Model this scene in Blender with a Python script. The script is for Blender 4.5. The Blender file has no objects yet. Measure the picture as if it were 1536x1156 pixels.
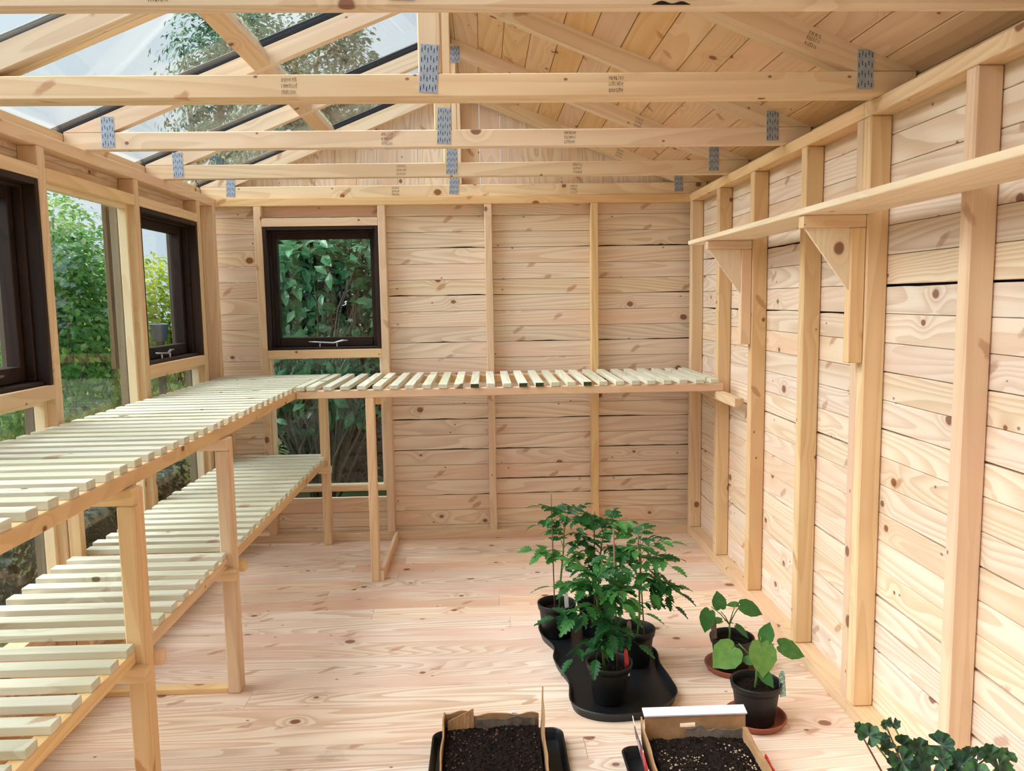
import bpy, bmesh, math, random
import numpy as np
from mathutils import Matrix, Vector, Euler

random.seed(7)
RNG = np.random.default_rng(11)
scene = bpy.context.scene
COL = scene.collection

# ------------------------------------------------------------------ camera
FPX, CZ, YAW, PITCH, ROLL = 1188.9, 1.3331, 0.0343, -0.1078, -0.0155
_f = Vector((math.sin(YAW) * math.cos(PITCH), math.cos(YAW) * math.cos(PITCH), math.sin(PITCH)))
_r = Vector((math.cos(YAW), -math.sin(YAW), 0))
_u = _r.cross(_f)
r2 = _r * math.cos(ROLL) + _u * math.sin(ROLL)
u2 = -_r * math.sin(ROLL) + _u * math.cos(ROLL)
cam = bpy.data.cameras.new('camera')
cam.sensor_fit = 'HORIZONTAL'
cam.sensor_width = 36.0
cam.lens = FPX / 1536 * 36.0
cam.clip_start = 0.02
cam_o = bpy.data.objects.new('camera', cam)
COL.objects.link(cam_o)
cam_o.matrix_world = Matrix(((r2.x, u2.x, -_f.x, 0), (r2.y, u2.y, -_f.y, 0), (r2.z, u2.z, -_f.z, CZ), (0, 0, 0, 1)))
scene.camera = cam_o

# ------------------------------------------------------------------ light
world = bpy.data.worlds.new('sky')
scene.world = world
world.use_nodes = True
nt = world.node_tree
nt.nodes.clear()
_out = nt.nodes.new('ShaderNodeOutputWorld')
_bg = nt.nodes.new('ShaderNodeBackground')
_tc = nt.nodes.new('ShaderNodeTexCoord')
_nz = nt.nodes.new('ShaderNodeTexNoise')
_nz.inputs['Scale'].default_value = 2.2
_nz.inputs['Detail'].default_value = 5
_rp = nt.nodes.new('ShaderNodeValToRGB')
_rp.color_ramp.elements[0].position = 0.36
_rp.color_ramp.elements[0].color = (0.66, 0.82, 1.0, 1)
_rp.color_ramp.elements[1].position = 0.62
_rp.color_ramp.elements[1].color = (0.88, 0.95, 1.0, 1)
nt.links.new(_tc.outputs['Generated'], _nz.inputs['Vector'])
nt.links.new(_nz.outputs['Fac'], _rp.inputs['Fac'])
nt.links.new(_rp.outputs['Color'], _bg.inputs['Color'])
_bg.inputs['Strength'].default_value = 0.95
nt.links.new(_bg.outputs[0], _out.inputs[0])

sun = bpy.data.lights.new('hazy_sun', 'SUN')
sun.energy = 7.6
sun.angle = math.radians(65)
sun.color = (0.985, 0.99, 1.0)
sun_o = bpy.data.objects.new('hazy_sun', sun)
COL.objects.link(sun_o)
sun_o.rotation_euler = Vector((0.72, 0.04, -0.68)).to_track_quat('-Z', 'Y').to_euler()

scene.view_settings.view_transform = 'Standard'
scene.view_settings.look = 'None'
scene.view_settings.gamma = 1.0
scene.view_settings.use_curve_mapping = False
scene.view_settings.exposure = 0.13

# ------------------------------------------------------------------ dimensions
XL, XR, D, HT = -1.4205, 1.135, 4.3594, 1.85     # inner stud planes, underside of top plates
SW, SD = 0.043, 0.066                           # stud section
PT = 0.0415                                     # plate thickness
YF = -0.55                                      # inner face of front wall
CX = -0.135                                     # ridge
SL = 0.40                                       # roof slope
CH0, CH1 = HT + PT, HT + PT + 0.0635            # chord bottom / top
EAVE_R, EAVE_L = 1.229, -1.499
APEX = CH1 + SL * (EAVE_R - CX)

# ------------------------------------------------------------------ materials
def new_mat(name):
    m = bpy.data.materials.new(name)
    m.use_nodes = True
    m.node_tree.nodes.clear()
    return m, m.node_tree

class NB:
    def __init__(s, nt): s.nt = nt
    def n(s, t, **kw):
        nd = s.nt.nodes.new(t)
        for k, v in kw.items(): setattr(nd, k, v)
        return nd
    def l(s, a, b): s.nt.links.new(a, b)
    def val(s, sock, v):
        if hasattr(v, 'default_value') or hasattr(v, 'links'): s.l(v, sock)
        else: sock.default_value = v
    def math(s, op, a, b=0.0, c=0.0, clamp=False):
        nd = s.n('ShaderNodeMath', operation=op, use_clamp=clamp)
        s.val(nd.inputs[0], a); s.val(nd.inputs[1], b); s.val(nd.inputs[2], c)
        return nd.outputs[0]
    def mix(s, fac, a, b, blend='MIX'):
        nd = s.n('ShaderNodeMix', data_type='RGBA', blend_type=blend)
        s.val(nd.inputs[0], fac); s.val(nd.inputs[6], a); s.val(nd.inputs[7], b)
        return nd.outputs[2]
    def smooth(s, x, lo, hi):
        nd = s.n('ShaderNodeMapRange', interpolation_type='SMOOTHSTEP')
        s.val(nd.inputs['Value'], x); s.val(nd.inputs['From Min'], lo); s.val(nd.inputs['From Max'], hi)
        return nd.outputs[0]
    def comb(s, x, y, z):
        nd = s.n('ShaderNodeCombineXYZ')
        s.val(nd.inputs[0], x); s.val(nd.inputs[1], y); s.val(nd.inputs[2], z)
        return nd.outputs[0]
    def noise(s, vec, scale=1.0, detail=2.0, rough=0.5, dist=0.0):
        nd = s.n('ShaderNodeTexNoise')
        s.l(vec, nd.inputs['Vector'])
        nd.inputs['Scale'].default_value = scale; nd.inputs['Detail'].default_value = detail
        nd.inputs['Roughness'].default_value = rough; nd.inputs['Distortion'].default_value = dist
        return nd.outputs['Fac']

def c4(c): return (c[0], c[1], c[2], 1.0)
def srgb(r, g, b):
    def f(v):
        v /= 255.0
        return v / 12.92 if v <= 0.04045 else ((v + 0.055) / 1.055) ** 2.4
    return (f(r), f(g), f(b), 1.0)

def wood(name, light, dark, knot, knot_amt=0.45, ring=0.55, rings=15.0, pink=None, pink_amt=0.35, rough=0.62, vary=0.16, dirt=0.0):
    m, nt = new_mat(name); b = NB(nt)
    out = b.n('ShaderNodeOutputMaterial'); bs = b.n('ShaderNodeBsdfPrincipled')
    tc = b.n('ShaderNodeTexCoord'); oi = b.n('ShaderNodeObjectInfo')
    sp = b.n('ShaderNodeSeparateXYZ'); b.l(tc.outputs['Object'], sp.inputs[0])
    rnd = oi.outputs['Random']
    x = b.math('ADD', sp.outputs[0], b.math('MULTIPLY', rnd, 83.0))
    y = b.math('ADD', sp.outputs[1], b.math('MULTIPLY', rnd, 17.0))
    z = b.math('ADD', sp.outputs[2], b.math('MULTIPLY', rnd, 29.0))
    w = b.math('ADD', y, z)
    # knots, in the plane of each face
    v1 = b.n('ShaderNodeTexVoronoi', voronoi_dimensions='2D')
    b.l(b.comb(b.math('MULTIPLY', x, 0.8), w, 0.0), v1.inputs['Vector']); v1.inputs['Scale'].default_value = 5.2
    sc = b.n('ShaderNodeSeparateColor'); b.l(v1.outputs['Color'], sc.inputs[0])
    rad = b.math('MULTIPLY', b.math('MAXIMUM', b.math('SUBTRACT', sc.outputs[0], 1.0 - knot_amt), 0.0), 0.105 / max(knot_amt, .05))
    wob = b.math('MULTIPLY', b.noise(b.comb(x, w, 0.0), 40.0, 2.0), 0.02)
    dk = b.math('ADD', v1.outputs['Distance'], wob)
    kn = b.math('MULTIPLY', b.math('SUBTRACT', 1.0, b.smooth(dk, b.math('MULTIPLY', rad, 0.75), b.math('ADD', rad, 0.012))), b.math('GREATER_THAN', rad, 0.018))
    near = b.math('MULTIPLY', b.math('POWER', b.math('SUBTRACT', 1.0, b.smooth(dk, 0.0, 0.42)), 2.0), b.math('MINIMUM', b.math('MULTIPLY', rad, 12.0), 1.0))
    v2 = b.n('ShaderNodeTexVoronoi', voronoi_dimensions='2D')
    b.l(b.comb(b.math('MULTIPLY', x, 0.7), w, 0.0), v2.inputs['Vector']); v2.inputs['Scale'].default_value = 9.0
    sc2 = b.n('ShaderNodeSeparateColor'); b.l(v2.outputs['Color'], sc2.inputs[0])
    kn2 = b.math('MULTIPLY', b.math('SUBTRACT', 1.0, b.smooth(v2.outputs['Distance'], 0.02, 0.05)), b.math('GREATER_THAN', sc2.outputs[1], 1.0 - knot_amt * 0.35))
    # long spike knots lying across the grain
    sa_, sb_ = math.sin(0.6), math.cos(0.6)
    ka = b.math('ADD', b.math('MULTIPLY', x, sb_), b.math('MULTIPLY', w, sa_)); kb = b.math('SUBTRACT', b.math('MULTIPLY', w, sb_), b.math('MULTIPLY', x, sa_))
    v3 = b.n('ShaderNodeTexVoronoi', voronoi_dimensions='2D')
    b.l(b.comb(b.math('MULTIPLY', ka, 3.6), b.math('MULTIPLY', kb, 10.0), 0.0), v3.inputs['Vector']); v3.inputs['Scale'].default_value = 1.0
    sc3 = b.n('ShaderNodeSeparateColor'); b.l(v3.outputs['Color'], sc3.inputs[0])
    kn3 = b.math('MULTIPLY', b.math('SUBTRACT', 1.0, b.smooth(b.math('ADD', v3.outputs['Distance'], b.math('MULTIPLY', wob, 9.0)), 0.16, 0.25)), b.math('GREATER_THAN', sc3.outputs[0], 1.0 - knot_amt * 0.42))
    # growth rings: contour lines of a stretched noise, bowed round the knots
    base = b.noise(b.comb(b.math('MULTIPLY', x, 0.55), b.math('MULTIPLY', y, 7.0), b.math('MULTIPLY', z, 7.0)), 1.0, 1.0, 0.35)
    fig = b.math('ADD', b.math('MULTIPLY', base, rings), b.math('MULTIPLY', near, 2.2))
    saw = b.math('FRACT', fig)
    late = b.math('MULTIPLY', b.smooth(saw, 0.15, 0.93), b.math('SUBTRACT', 1.0, b.smooth(saw, 0.94, 1.0)))
    fib = b.noise(b.comb(b.math('MULTIPLY', x, 5.0), b.math('MULTIPLY', y, 230.0), b.math('MULTIPLY', z, 230.0)), 1.0, 2.0, 0.6)
    blot = b.noise(b.comb(b.math('MULTIPLY', x, 1.6), b.math('MULTIPLY', y, 6.0), b.math('MULTIPLY', z, 6.0)), 1.0, 2.0, 0.5)
    f1 = b.math('ADD', b.math('MULTIPLY', late, ring), b.math('MULTIPLY', b.math('SUBTRACT', fib, 0.5), 0.42), clamp=True)
    col = b.mix(f1, c4(light), c4(dark))
    if pink: col = b.mix(b.math('MULTIPLY', b.math('ADD', 0.25, b.smooth(blot, 0.42, 0.68)), b.math('MULTIPLY', b.math('ADD', 0.1, b.math('FRACT', b.math('MULTIPLY', rnd, 5.77))), pink_amt * 1.6), clamp=True), col, c4(pink))
    halo = b.math('MULTIPLY', near, 0.35)
    col = b.mix(halo, col, c4(dark))
    col = b.mix(b.math('MULTIPLY', kn3, 0.55), col, srgb(172, 112, 72) if knot[0] > 0.15 else c4(knot))
    col = b.mix(b.math('MULTIPLY', kn, 0.88), col, c4(knot))
    col = b.mix(b.math('MULTIPLY', kn2, 0.75), col, c4([k * 0.6 for k in knot[:3]]))
    if dirt:
        dn = b.noise(b.comb(x, b.math('MULTIPLY', y, 2.0), z), 2.3, 6.0, 0.62)
        col = b.mix(b.math('MULTIPLY', b.smooth(dn, 0.60, 0.74), dirt), col, srgb(120, 84, 58))
    hsv = b.n('ShaderNodeHueSaturation')
    r3 = b.math('FRACT', b.math('MULTIPLY', rnd, 7.31))
    b.l(b.math('ADD', 1.0 - vary, b.math('MULTIPLY', rnd, 2 * vary)), hsv.inputs['Value'])
    b.l(b.math('ADD', 0.86, b.math('MULTIPLY', r3, 0.28)), hsv.inputs['Saturation'])
    b.l(b.math('ADD', 0.495, b.math('MULTIPLY', r3, 0.010)), hsv.inputs['Hue'])
    b.l(col, hsv.inputs['Color'])
    b.l(hsv.outputs[0], bs.inputs['Base Color'])
    bs.inputs['Roughness'].default_value = rough
    bs.inputs['Specular IOR Level'].default_value = 0.3
    bp = b.n('ShaderNodeBump'); bp.inputs['Strength'].default_value = 0.12; bp.inputs['Distance'].default_value = 0.001
    b.l(f1, bp.inputs['Height']); b.l(bp.outputs[0], bs.inputs['Normal'])
    b.l(bs.outputs[0], out.inputs[0])
    return m

def plain(name, col, rough=0.5, metal=0.0, spec=0.4, noise_amt=0.0, noise_scale=40.0, col2=None):
    m, nt = new_mat(name); b = NB(nt)
    out = b.n('ShaderNodeOutputMaterial'); bs = b.n('ShaderNodeBsdfPrincipled')
    bs.inputs['Roughness'].default_value = rough; bs.inputs['Metallic'].default_value = metal
    bs.inputs['Specular IOR Level'].default_value = spec
    if noise_amt:
        tc = b.n('ShaderNodeTexCoord')
        f = b.noise(tc.outputs['Object'], noise_scale, 5.0, 0.65)
        b.l(b.mix(b.math('MULTIPLY', b.smooth(f, 0.35, 0.65), noise_amt), c4(col), c4(col2)), bs.inputs['Base Color'])
    else:
        bs.inputs['Base Color'].default_value = c4(col)
    b.l(bs.outputs[0], out.inputs[0])
    return m

def glass_mat():
    m, nt = new_mat('window_glass'); b = NB(nt)
    out = b.n('ShaderNodeOutputMaterial')
    tr = b.n('ShaderNodeBsdfTransparent'); tr.inputs[0].default_value = (0.955, 0.985, 0.975, 1)
    gl = b.n('ShaderNodeBsdfGlossy'); gl.inputs['Roughness'].default_value = 0.015
    ge = b.n('ShaderNodeNewGeometry'); dt = b.n('ShaderNodeVectorMath', operation='DOT_PRODUCT')
    b.l(ge.outputs['Incoming'], dt.inputs[0]); b.l(ge.outputs['Normal'], dt.inputs[1])
    sch = b.math('POWER', b.math('SUBTRACT', 1.0, b.math('ABSOLUTE', dt.outputs['Value']), clamp=True), 5.0)
    fac = b.math('ADD', 0.038, b.math('MULTIPLY', sch, 0.96))      # Schlick reflectance, alike from both sides of the sheet
    mx = b.n('ShaderNodeMixShader')
    b.l(fac, mx.inputs[0]); b.l(tr.outputs[0], mx.inputs[1]); b.l(gl.outputs[0], mx.inputs[2])
    b.l(mx.outputs[0], out.inputs[0])
    return m

def leaf_mat(name, stops, rough=0.42, trans=0.3, attr='tint', spec=0.5, vein=False):
    """colour from the per-leaf attribute (0..1) or, without one, from the object's own random number"""
    m, nt = new_mat(name); b = NB(nt)
    out = b.n('ShaderNodeOutputMaterial'); bs = b.n('ShaderNodeBsdfPrincipled')
    if attr:
        at = b.n('ShaderNodeAttribute', attribute_name=attr); fac = at.outputs['Fac']
    else:
        oi = b.n('ShaderNodeObjectInfo'); fac = oi.outputs['Random']
        tc = b.n('ShaderNodeTexCoord')
        fac = b.math('ADD', b.math('MULTIPLY', fac, 0.6), b.math('MULTIPLY', b.noise(tc.outputs['Object'], 45.0, 3.0), 0.5), clamp=True)
    rp = b.n('ShaderNodeValToRGB')
    els = rp.color_ramp.elements
    els[0].position = stops[0][0]; els[0].color = c4(stops[0][1])
    els[1].position = stops[-1][0]; els[1].color = c4(stops[-1][1])
    for p, c in stops[1:-1]:
        e = els.new(p); e.color = c4(c)
    b.l(fac, rp.inputs[0])
    col = rp.outputs[0]
    b.l(col, bs.inputs['Base Color'])
    bs.inputs['Roughness'].default_value = rough; bs.inputs['Specular IOR Level'].default_value = spec
    tl = b.n('ShaderNodeBsdfTranslucent'); b.l(col, tl.inputs[0])
    mx = b.n('ShaderNodeMixShader'); mx.inputs[0].default_value = trans
    b.l(bs.outputs[0], mx.inputs[1]); b.l(tl.outputs[0], mx.inputs[2])
    b.l(mx.outputs[0], out.inputs[0])
    return m

KN = srgb(128, 74, 46)
M = {}
M['clad'] = wood('pine_cladding', srgb(238, 222, 202), srgb(200, 163, 126), KN, 0.52, 0.50, 19, srgb(232, 198, 174), 0.45, vary=0.055)
M['stud'] = wood('sawn_pine_framing', srgb(233, 203, 162), srgb(206, 162, 116), KN, 0.42, 0.40, 14, srgb(228, 186, 152), 0.40, vary=0.07)
M['truss'] = wood('skylight_paled_truss', srgb(238, 217, 186), srgb(208, 172, 132), KN, 0.42, 0.42, 14, srgb(230, 194, 162), 0.35, vary=0.06)  # framing pine made paler: skylight on the chords put into the colour
M['pale'] = wood('planed_pale_pine', srgb(240, 222, 190), srgb(218, 186, 140), KN, 0.25, 0.36, 14, srgb(234, 208, 174), 0.30, vary=0.04)
M['roofb'] = wood('shade_toned_pine_roof', srgb(234, 200, 158), srgb(206, 156, 106), KN, 0.52, 0.38, 15, srgb(228, 182, 140), 0.40, vary=0.06)  # same pine as the cladding, underside shade put in as deeper orange
M['floor'] = wood('pine_floorboards', srgb(240, 222, 204), srgb(198, 158, 126), KN, 0.42, 0.62, 24, srgb(226, 186, 166), 0.60, rough=0.5, vary=0.08, dirt=0.35)
M['slat'] = wood('pressure_treated_slats', srgb(227, 227, 211), srgb(182, 178, 148), srgb(110, 90, 50), 0.25, 0.45, 12, srgb(206, 206, 182), 0.5, vary=0.08)
M['slatend'] = plain('slat_end_grain', srgb(168, 150, 104), 0.8)
M['dark'] = wood('dark_stained_timber', srgb(44, 28, 22), srgb(24, 15, 13), srgb(14, 9, 8), 0.3, 0.5, 10, srgb(60, 36, 27), 0.4, rough=0.6)
M['trim'] = wood('weathered_outer_trim', srgb(118, 98, 78), srgb(92, 74, 58), srgb(60, 46, 36), 0.3, 0.5, 10, srgb(104, 92, 80), 0.4)
M['black'] = plain('black_glazing_rubber', srgb(30, 30, 36), 0.45)
M['backing'] = plain('black_backing_sheet', srgb(12, 11, 11), 0.9)  # unseen black sheet added behind boards so open gaps look dark
M['glass'] = glass_mat()
M['galv'] = plain('galvanised_plate', srgb(180, 194, 214), 0.42, 0.35, 0.5, 0.5, 60, srgb(140, 154, 174))
M['slot'] = plain('punched_slot', srgb(44, 46, 52), 0.7)
M['ink'] = plain('stamp_ink', srgb(58, 44, 50), 0.85)
M['steel'] = plain('zinc_stay', srgb(196, 198, 204), 0.3, 0.85)

# ------------------------------------------------------------------ object helpers
WM = {}
def link(o, parent, mat4):
    COL.objects.link(o)
    WM[o.name] = mat4.copy()
    if parent is not None:
        o.parent = parent
        o.matrix_parent_inverse = WM[parent.name].inverted()
    o.matrix_basis = mat4
    return o

def tag(o, label=None, cat=None, group=None, kind=None):
    if label: o['label'] = label
    if cat: o['category'] = cat
    if group: o['group'] = group
    if kind: o['kind'] = kind
    return o

def empty(name, loc=(0, 0, 0), label=None, cat=None, group=None, kind=None, parent=None, rotz=0.0):
    o = bpy.data.objects.new(name, None)
    o.empty_display_size = 0.05
    link(o, parent, Matrix.Translation(loc) @ Matrix.Rotation(rotz, 4, 'Z'))
    return tag(o, label, cat, group, kind)

def obj(name, me, mat4, parent, mat=None):
    o = bpy.data.objects.new(name, me)
    if mat is not None and not me.materials: me.materials.append(mat)
    return link(o, parent, mat4)

def frame(origin, ex, ez):
    ex = Vector(ex).normalized(); ez = Vector(ez).normalized(); ey = ez.cross(ex)
    return Matrix(((ex.x, ey.x, ez.x, origin[0]), (ex.y, ey.y, ez.y, origin[1]), (ex.z, ey.z, ez.z, origin[2]), (0, 0, 0, 1)))

BOX = {}
def box_mesh(l, w, t, mat, bev=0.0018):
    k = (round(l, 4), round(w, 4), round(t, 4), mat.name, bev)
    if k in BOX: return BOX[k]
    bm = bmesh.new()
    bmesh.ops.create_cube(bm, size=1.0)
    bmesh.ops.scale(bm, vec=(l, w, t), verts=bm.verts)
    if bev: bmesh.ops.bevel(bm, geom=list(bm.edges), offset=min(bev, 0.3 * min(l, w, t)), segments=1, affect='EDGES')
    me = bpy.data.meshes.new('timber'); bm.to_mesh(me); bm.free()
    me.materials.append(mat)
    BOX[k] = me
    return me

AX = {'x': ((1, 0, 0), (0, 0, 1)), 'y': ((0, 1, 0), (0, 0, 1)), 'z': ((0, 0, 1), (-1, 0, 0))}
def bar(name, lo, hi, axis, mat, parent, bev=0.0018, jit=0.0):
    """a timber between two corners, its grain along the axis"""
    lo = Vector(lo); hi = Vector(hi)
    c = (lo + hi) / 2; s = hi - lo
    if axis == 'x': dims = (s.x, s.y, s.z)
    elif axis == 'y': dims = (s.y, s.x, s.z)
    else: dims = (s.z, s.y, s.x)
    m = frame(c, *AX[axis])
    if jit: m = m @ Matrix.Rotation(random.uniform(-jit, jit), 4, 'Z')
    return obj(name, box_mesh(*dims, mat, bev), m, parent)

def mesh_from(name, verts, faces, mat, smooth=False):
    me = bpy.data.meshes.new(name)
    me.from_pydata([tuple(v) for v in verts], [], faces)
    if mat is not None: me.materials.append(mat)
    if smooth: me.polygons.foreach_set('use_smooth', [True] * len(me.polygons))
    me.update()
    return me

PRO = {}
def board_mesh(l, w, t, mat, cham=0.002, wav=0.0):
    """tongue-and-groove board: local X length, front face +Z with chamfered long edges"""
    k = (round(l, 3), round(w, 4), t, mat.name, cham)
    if not wav and k in PRO: return PRO[k]
    pro = [(-w / 2, -t), (w / 2, -t), (w / 2, -cham), (w / 2 - cham, 0), (-w / 2 + cham, 0), (-w / 2, -cham)]
    n = 1 if not wav else 44
    vs = []; fs = []
    off = 0.0; open_ = random.random() < 0.5 or wav > 0.015
    for i in range(n + 1):
        x = -l / 2 + l * i / n
        if wav:
            if wav < 0.015 and random.random() < 0.14: open_ = not open_
            off = 0.45 * off + random.uniform(0.3, 1.0) * wav * (0.27 if wav > 0.015 else 0.6 if open_ else 0.04)
        for j, (yy, zz) in enumerate(pro):
            if wav and j in (0, 4, 5): yy += off
            vs.append((x, yy, zz))
    for i in range(n):
        a = i * 6
        for j in range(6):
            k2 = (j + 1) % 6
            fs.append((a + j, a + 6 + j, a + 6 + k2, a + k2))
    fs.append((0, 1, 2, 3, 4, 5)); fs.append(tuple(n * 6 + j for j in (5, 4, 3, 2, 1, 0)))
    me = mesh_from('board', vs, fs, mat)
    bm = bmesh.new(); bm.from_mesh(me); bmesh.ops.recalc_face_normals(bm, faces=bm.faces); bm.to_mesh(me); bm.free()
    if not wav: PRO[k] = me
    return me

def board(name, a, b, normal, w, t, mat, parent, cham=0.002, wav=0.0):
    """board whose front-face centre line runs from a to b"""
    a = Vector(a); b = Vector(b)
    return obj(name, board_mesh((b - a).length, w, t, mat, cham, wav), frame((a + b) / 2, b - a, normal), parent)

def prism(name, pts, y0, y1, ang, mat, parent):
    """polygon in the XZ plane extruded along Y; grain along angle ang"""
    cx = sum(p[0] for p in pts) / len(pts); cz = sum(p[1] for p in pts) / len(pts); cy = (y0 + y1) / 2
    m = frame((cx, cy, cz), (math.cos(ang), 0, math.sin(ang)), (-math.sin(ang), 0, math.cos(ang)))
    inv = m.inverted(); n = len(pts)
    vs = [inv @ Vector((p[0], y0, p[1])) for p in pts] + [inv @ Vector((p[0], y1, p[1])) for p in pts]
    fs = [tuple(range(n)), tuple(range(2 * n - 1, n - 1, -1))] + [(i, i + n, (i + 1) % n + n, (i + 1) % n) for i in range(n)]
    me = mesh_from('timber', vs, fs, mat)
    bm = bmesh.new(); bm.from_mesh(me); bmesh.ops.recalc_face_normals(bm, faces=bm.faces); bm.to_mesh(me); bm.free()
    return obj(name, me, m, parent)

def tube(pts, rad, seg=6, closed_ends=True):
    """verts, faces of a tube through pts; rad a number or list"""
    pts = [Vector(p) for p in pts]; n = len(pts)
    if not hasattr(rad, '__len__'): rad = [rad] * n
    vs = []; fs = []
    t0 = (pts[1] - pts[0]).normalized()
    ref = Vector((0, 0, 1)) if abs(t0.z) < 0.9 else Vector((1, 0, 0))
    s = t0.cross(ref).normalized()
    for i, p in enumerate(pts):
        t = (pts[min(i + 1, n - 1)] - pts[max(i - 1, 0)]).normalized()
        s = (s - t * s.dot(t)).normalized(); q = t.cross(s)
        for k in range(seg):
            a = 2 * math.pi * k / seg
            vs.append(p + (s * math.cos(a) + q * math.sin(a)) * rad[i])
    for i in range(n - 1):
        for k in range(seg):
            k2 = (k + 1) % seg
            fs.append((i * seg + k, i * seg + k2, (i + 1) * seg + k2, (i + 1) * seg + k))
    if closed_ends:
        fs.append(tuple(range(seg - 1, -1, -1))); fs.append(tuple((n - 1) * seg + k for k in range(seg)))
    return vs, fs

def lathe(profile, seg=32):
    vs = []; fs = []
    for (r, z) in profile:
        for k in range(seg):
            a = 2 * math.pi * k / seg
            vs.append((r * math.cos(a), r * math.sin(a), z))
    for i in range(len(profile) - 1):
        for k in range(seg):
            k2 = (k + 1) % seg
            fs.append((i * seg + k, i * seg + k2, (i + 1) * seg + k2, (i + 1) * seg + k))
    return vs, fs

def join(parts):
    V = []; F = []
    for vs, fs in parts:
        o = len(V); V += list(vs); F += [tuple(i + o for i in f) for f in fs]
    return V, F

I4 = Matrix.Identity(4)
T = Matrix.Translation
# ================================================================== STRUCTURE
PITCHB = 0.0866                     # cladding cover
Z0B = 0.062
CLX = XR + SD                       # cladding face, right wall
CLY = D + SD                        # cladding face, back wall
GLX = XL - SD                       # cladding face, left wall

# ---- ground outside
gm = plain('garden_ground', srgb(74, 70, 46), 0.95, 0, 0.1, 0.9, 3.0, srgb(60, 84, 40))
me = mesh_from('ground', [(-40, -40, -0.22), (40, -40, -0.22), (40, 40, -0.22), (-40, 40, -0.22)], [(0, 1, 2, 3)], gm)
tag(obj('ground', me, I4, None), 'dark green garden ground outside the shed', 'ground', None, 'structure')

# ---- floor
me = box_mesh(2.78, 5.2, 0.02, M['backing'], 0)
floor = obj('floor', me, T((CX - 0.008, 1.9, -0.032)), None)
tag(floor, 'pale pine tongue and groove floor of the shed', 'floor', None, 'structure')
FP = 0.1185
y = 4.424
row = 0
while y > YF - 0.05:
    cuts = [-1.485, 1.2]
    r = random.random()
    mid = random.choice([-0.75, -0.45, 0.05, 0.35, 0.62, 0.95]) + random.uniform(-.08, .08)
    if r < 0.75: cuts.insert(1, mid)
    if row == 6: cuts = [-1.485, -0.62, 1.2]
    if row == 9: cuts = [-1.485, -0.50, 1.2]
    for a, b in zip(cuts[:-1], cuts[1:]):
        board('floor_board', (a + 0.0006, y - FP / 2, 0), (b - 0.0006, y - FP / 2, 0), (0, 0, 1), FP - 0.0018, 0.018, M['floor'], floor, 0.0016)
    y -= FP; row += 1

# ---- right wall: two panels that meet at the doubled stud
SEAM = 2.3745
wr = obj('wall_right', box_mesh(5.05, 1.92, 0.004, M['backing'], 0), frame((CLX + 0.022, (YF + CLY) / 2, 0.95), (0, 1, 0), (-1, 0, 0)), None)
tag(wr, 'long boarded shed wall with bare studs and a high shelf', 'wall', None, 'structure')
GAPS = {14: 0.018, 20: 0.010, 3: 0.008, 2: 0.006, 1: 0.008, 9: 0.005, 6: 0.005, 11: 0.004, 17: 0.006}
for pi, (ya, yb) in enumerate([(YF, SEAM - 0.001), (SEAM + 0.001, CLY)]):
    for k in range(-1, 21):
        zb = Z0B + PITCHB * k; zt = min(zb + PITCHB, HT + 0.03)
        if k == -1: zb = 0.0
        if zt - zb < 0.02: continue
        g = GAPS.get(k, 0.0) if pi == 0 else (0.007 if k in (1, 2, 4, 8, 13, 16) else 0.0)
        board('wall_board', (CLX, ya, (zb + zt) / 2), (CLX, yb, (zb + zt) / 2), (-1, 0, 0), zt - zb - 0.0017, 0.016, M['clad'], wr, 0.0016, g)
for (ya, yb) in [(YF, SEAM - 0.001), (SEAM + 0.001, D)]:
    bar('sole_plate', (XR, ya, 0), (XR + SD, yb, 0.044), 'y', M['stud'], wr)
    bar('top_plate', (XR, ya, HT), (XR + SD, yb, HT + PT), 'y', M['stud'], wr)
RSTUD = [4.316, 3.819, 3.333, 2.795, 2.376, 2.3315, 1.834, 1.335, 0.83, 0.33, -0.17, -0.55]
for ys in RSTUD:
    bar('stud', (XR, ys, 0.044), (XR + SD - 0.001, ys + SW, HT), 'z', M['stud'], wr, 0.0045)
bar('eaves_board', (EAVE_R + 0.001, YF, HT - 0.02), (EAVE_R + 0.019, CLY + 0.02, CH1 - 0.012), 'y', M['stud'], wr)

# ---- back wall
wb = obj('wall_back', box_mesh(2.75, 1.9, 0.004, M['backing'], 0), frame((0.33, CLY + 0.022, 0.95), (1, 0, 0), (0, -1, 0)), None)
wb.data = box_mesh(1.74, 1.92, 0.004, M['backing'], 0)
tag(wb, 'boarded end wall with studs and one dark window', 'wall', None, 'structure')
B1, B2 = -1.2205, -0.5605            # left edges of the studs beside the window
BAY0, BAY1 = B1 + 0.0405, B2
for k in range(-1, 21):
    zb = Z0B + PITCHB * k; zt = min(zb + PITCHB, HT + 0.03)
    if k == -1: zb = 0.0
    if zt - zb < 0.02: continue
    zc = (zb + zt) / 2; w = zt - zb - 0.0017
    g = 0.007 if k in (18, 15, 12, 7, 5, 3, 2) else 0.0
    board('wall_board', (BAY1 + 0.015, CLY, zc), (CLX, CLY, zc), (0, -1, 0), w, 0.016, M['clad'], wb, 0.0016, g)
    board('wall_board', (GLX, CLY, zc), (BAY0 - 0.015, CLY, zc), (0, -1, 0), w, 0.016, M['clad'], wb, 0.0016)
    if zt < 0.30 or zb > 1.745:
        board('wall_board', (BAY0 - 0.014, CLY, zc), (BAY1 + 0.014, CLY, zc), (0, -1, 0), w, 0.016, M['clad'], wb)
bar('sole_plate', (XL - SD, D, 0), (XR + SD, D + SD - .001, 0.044), 'x', M['stud'], wb)
bar('top_plate', (XL - SD, D, HT), (XR + SD, D + SD - .001, HT + PT), 'x', M['stud'], wb)
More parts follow.
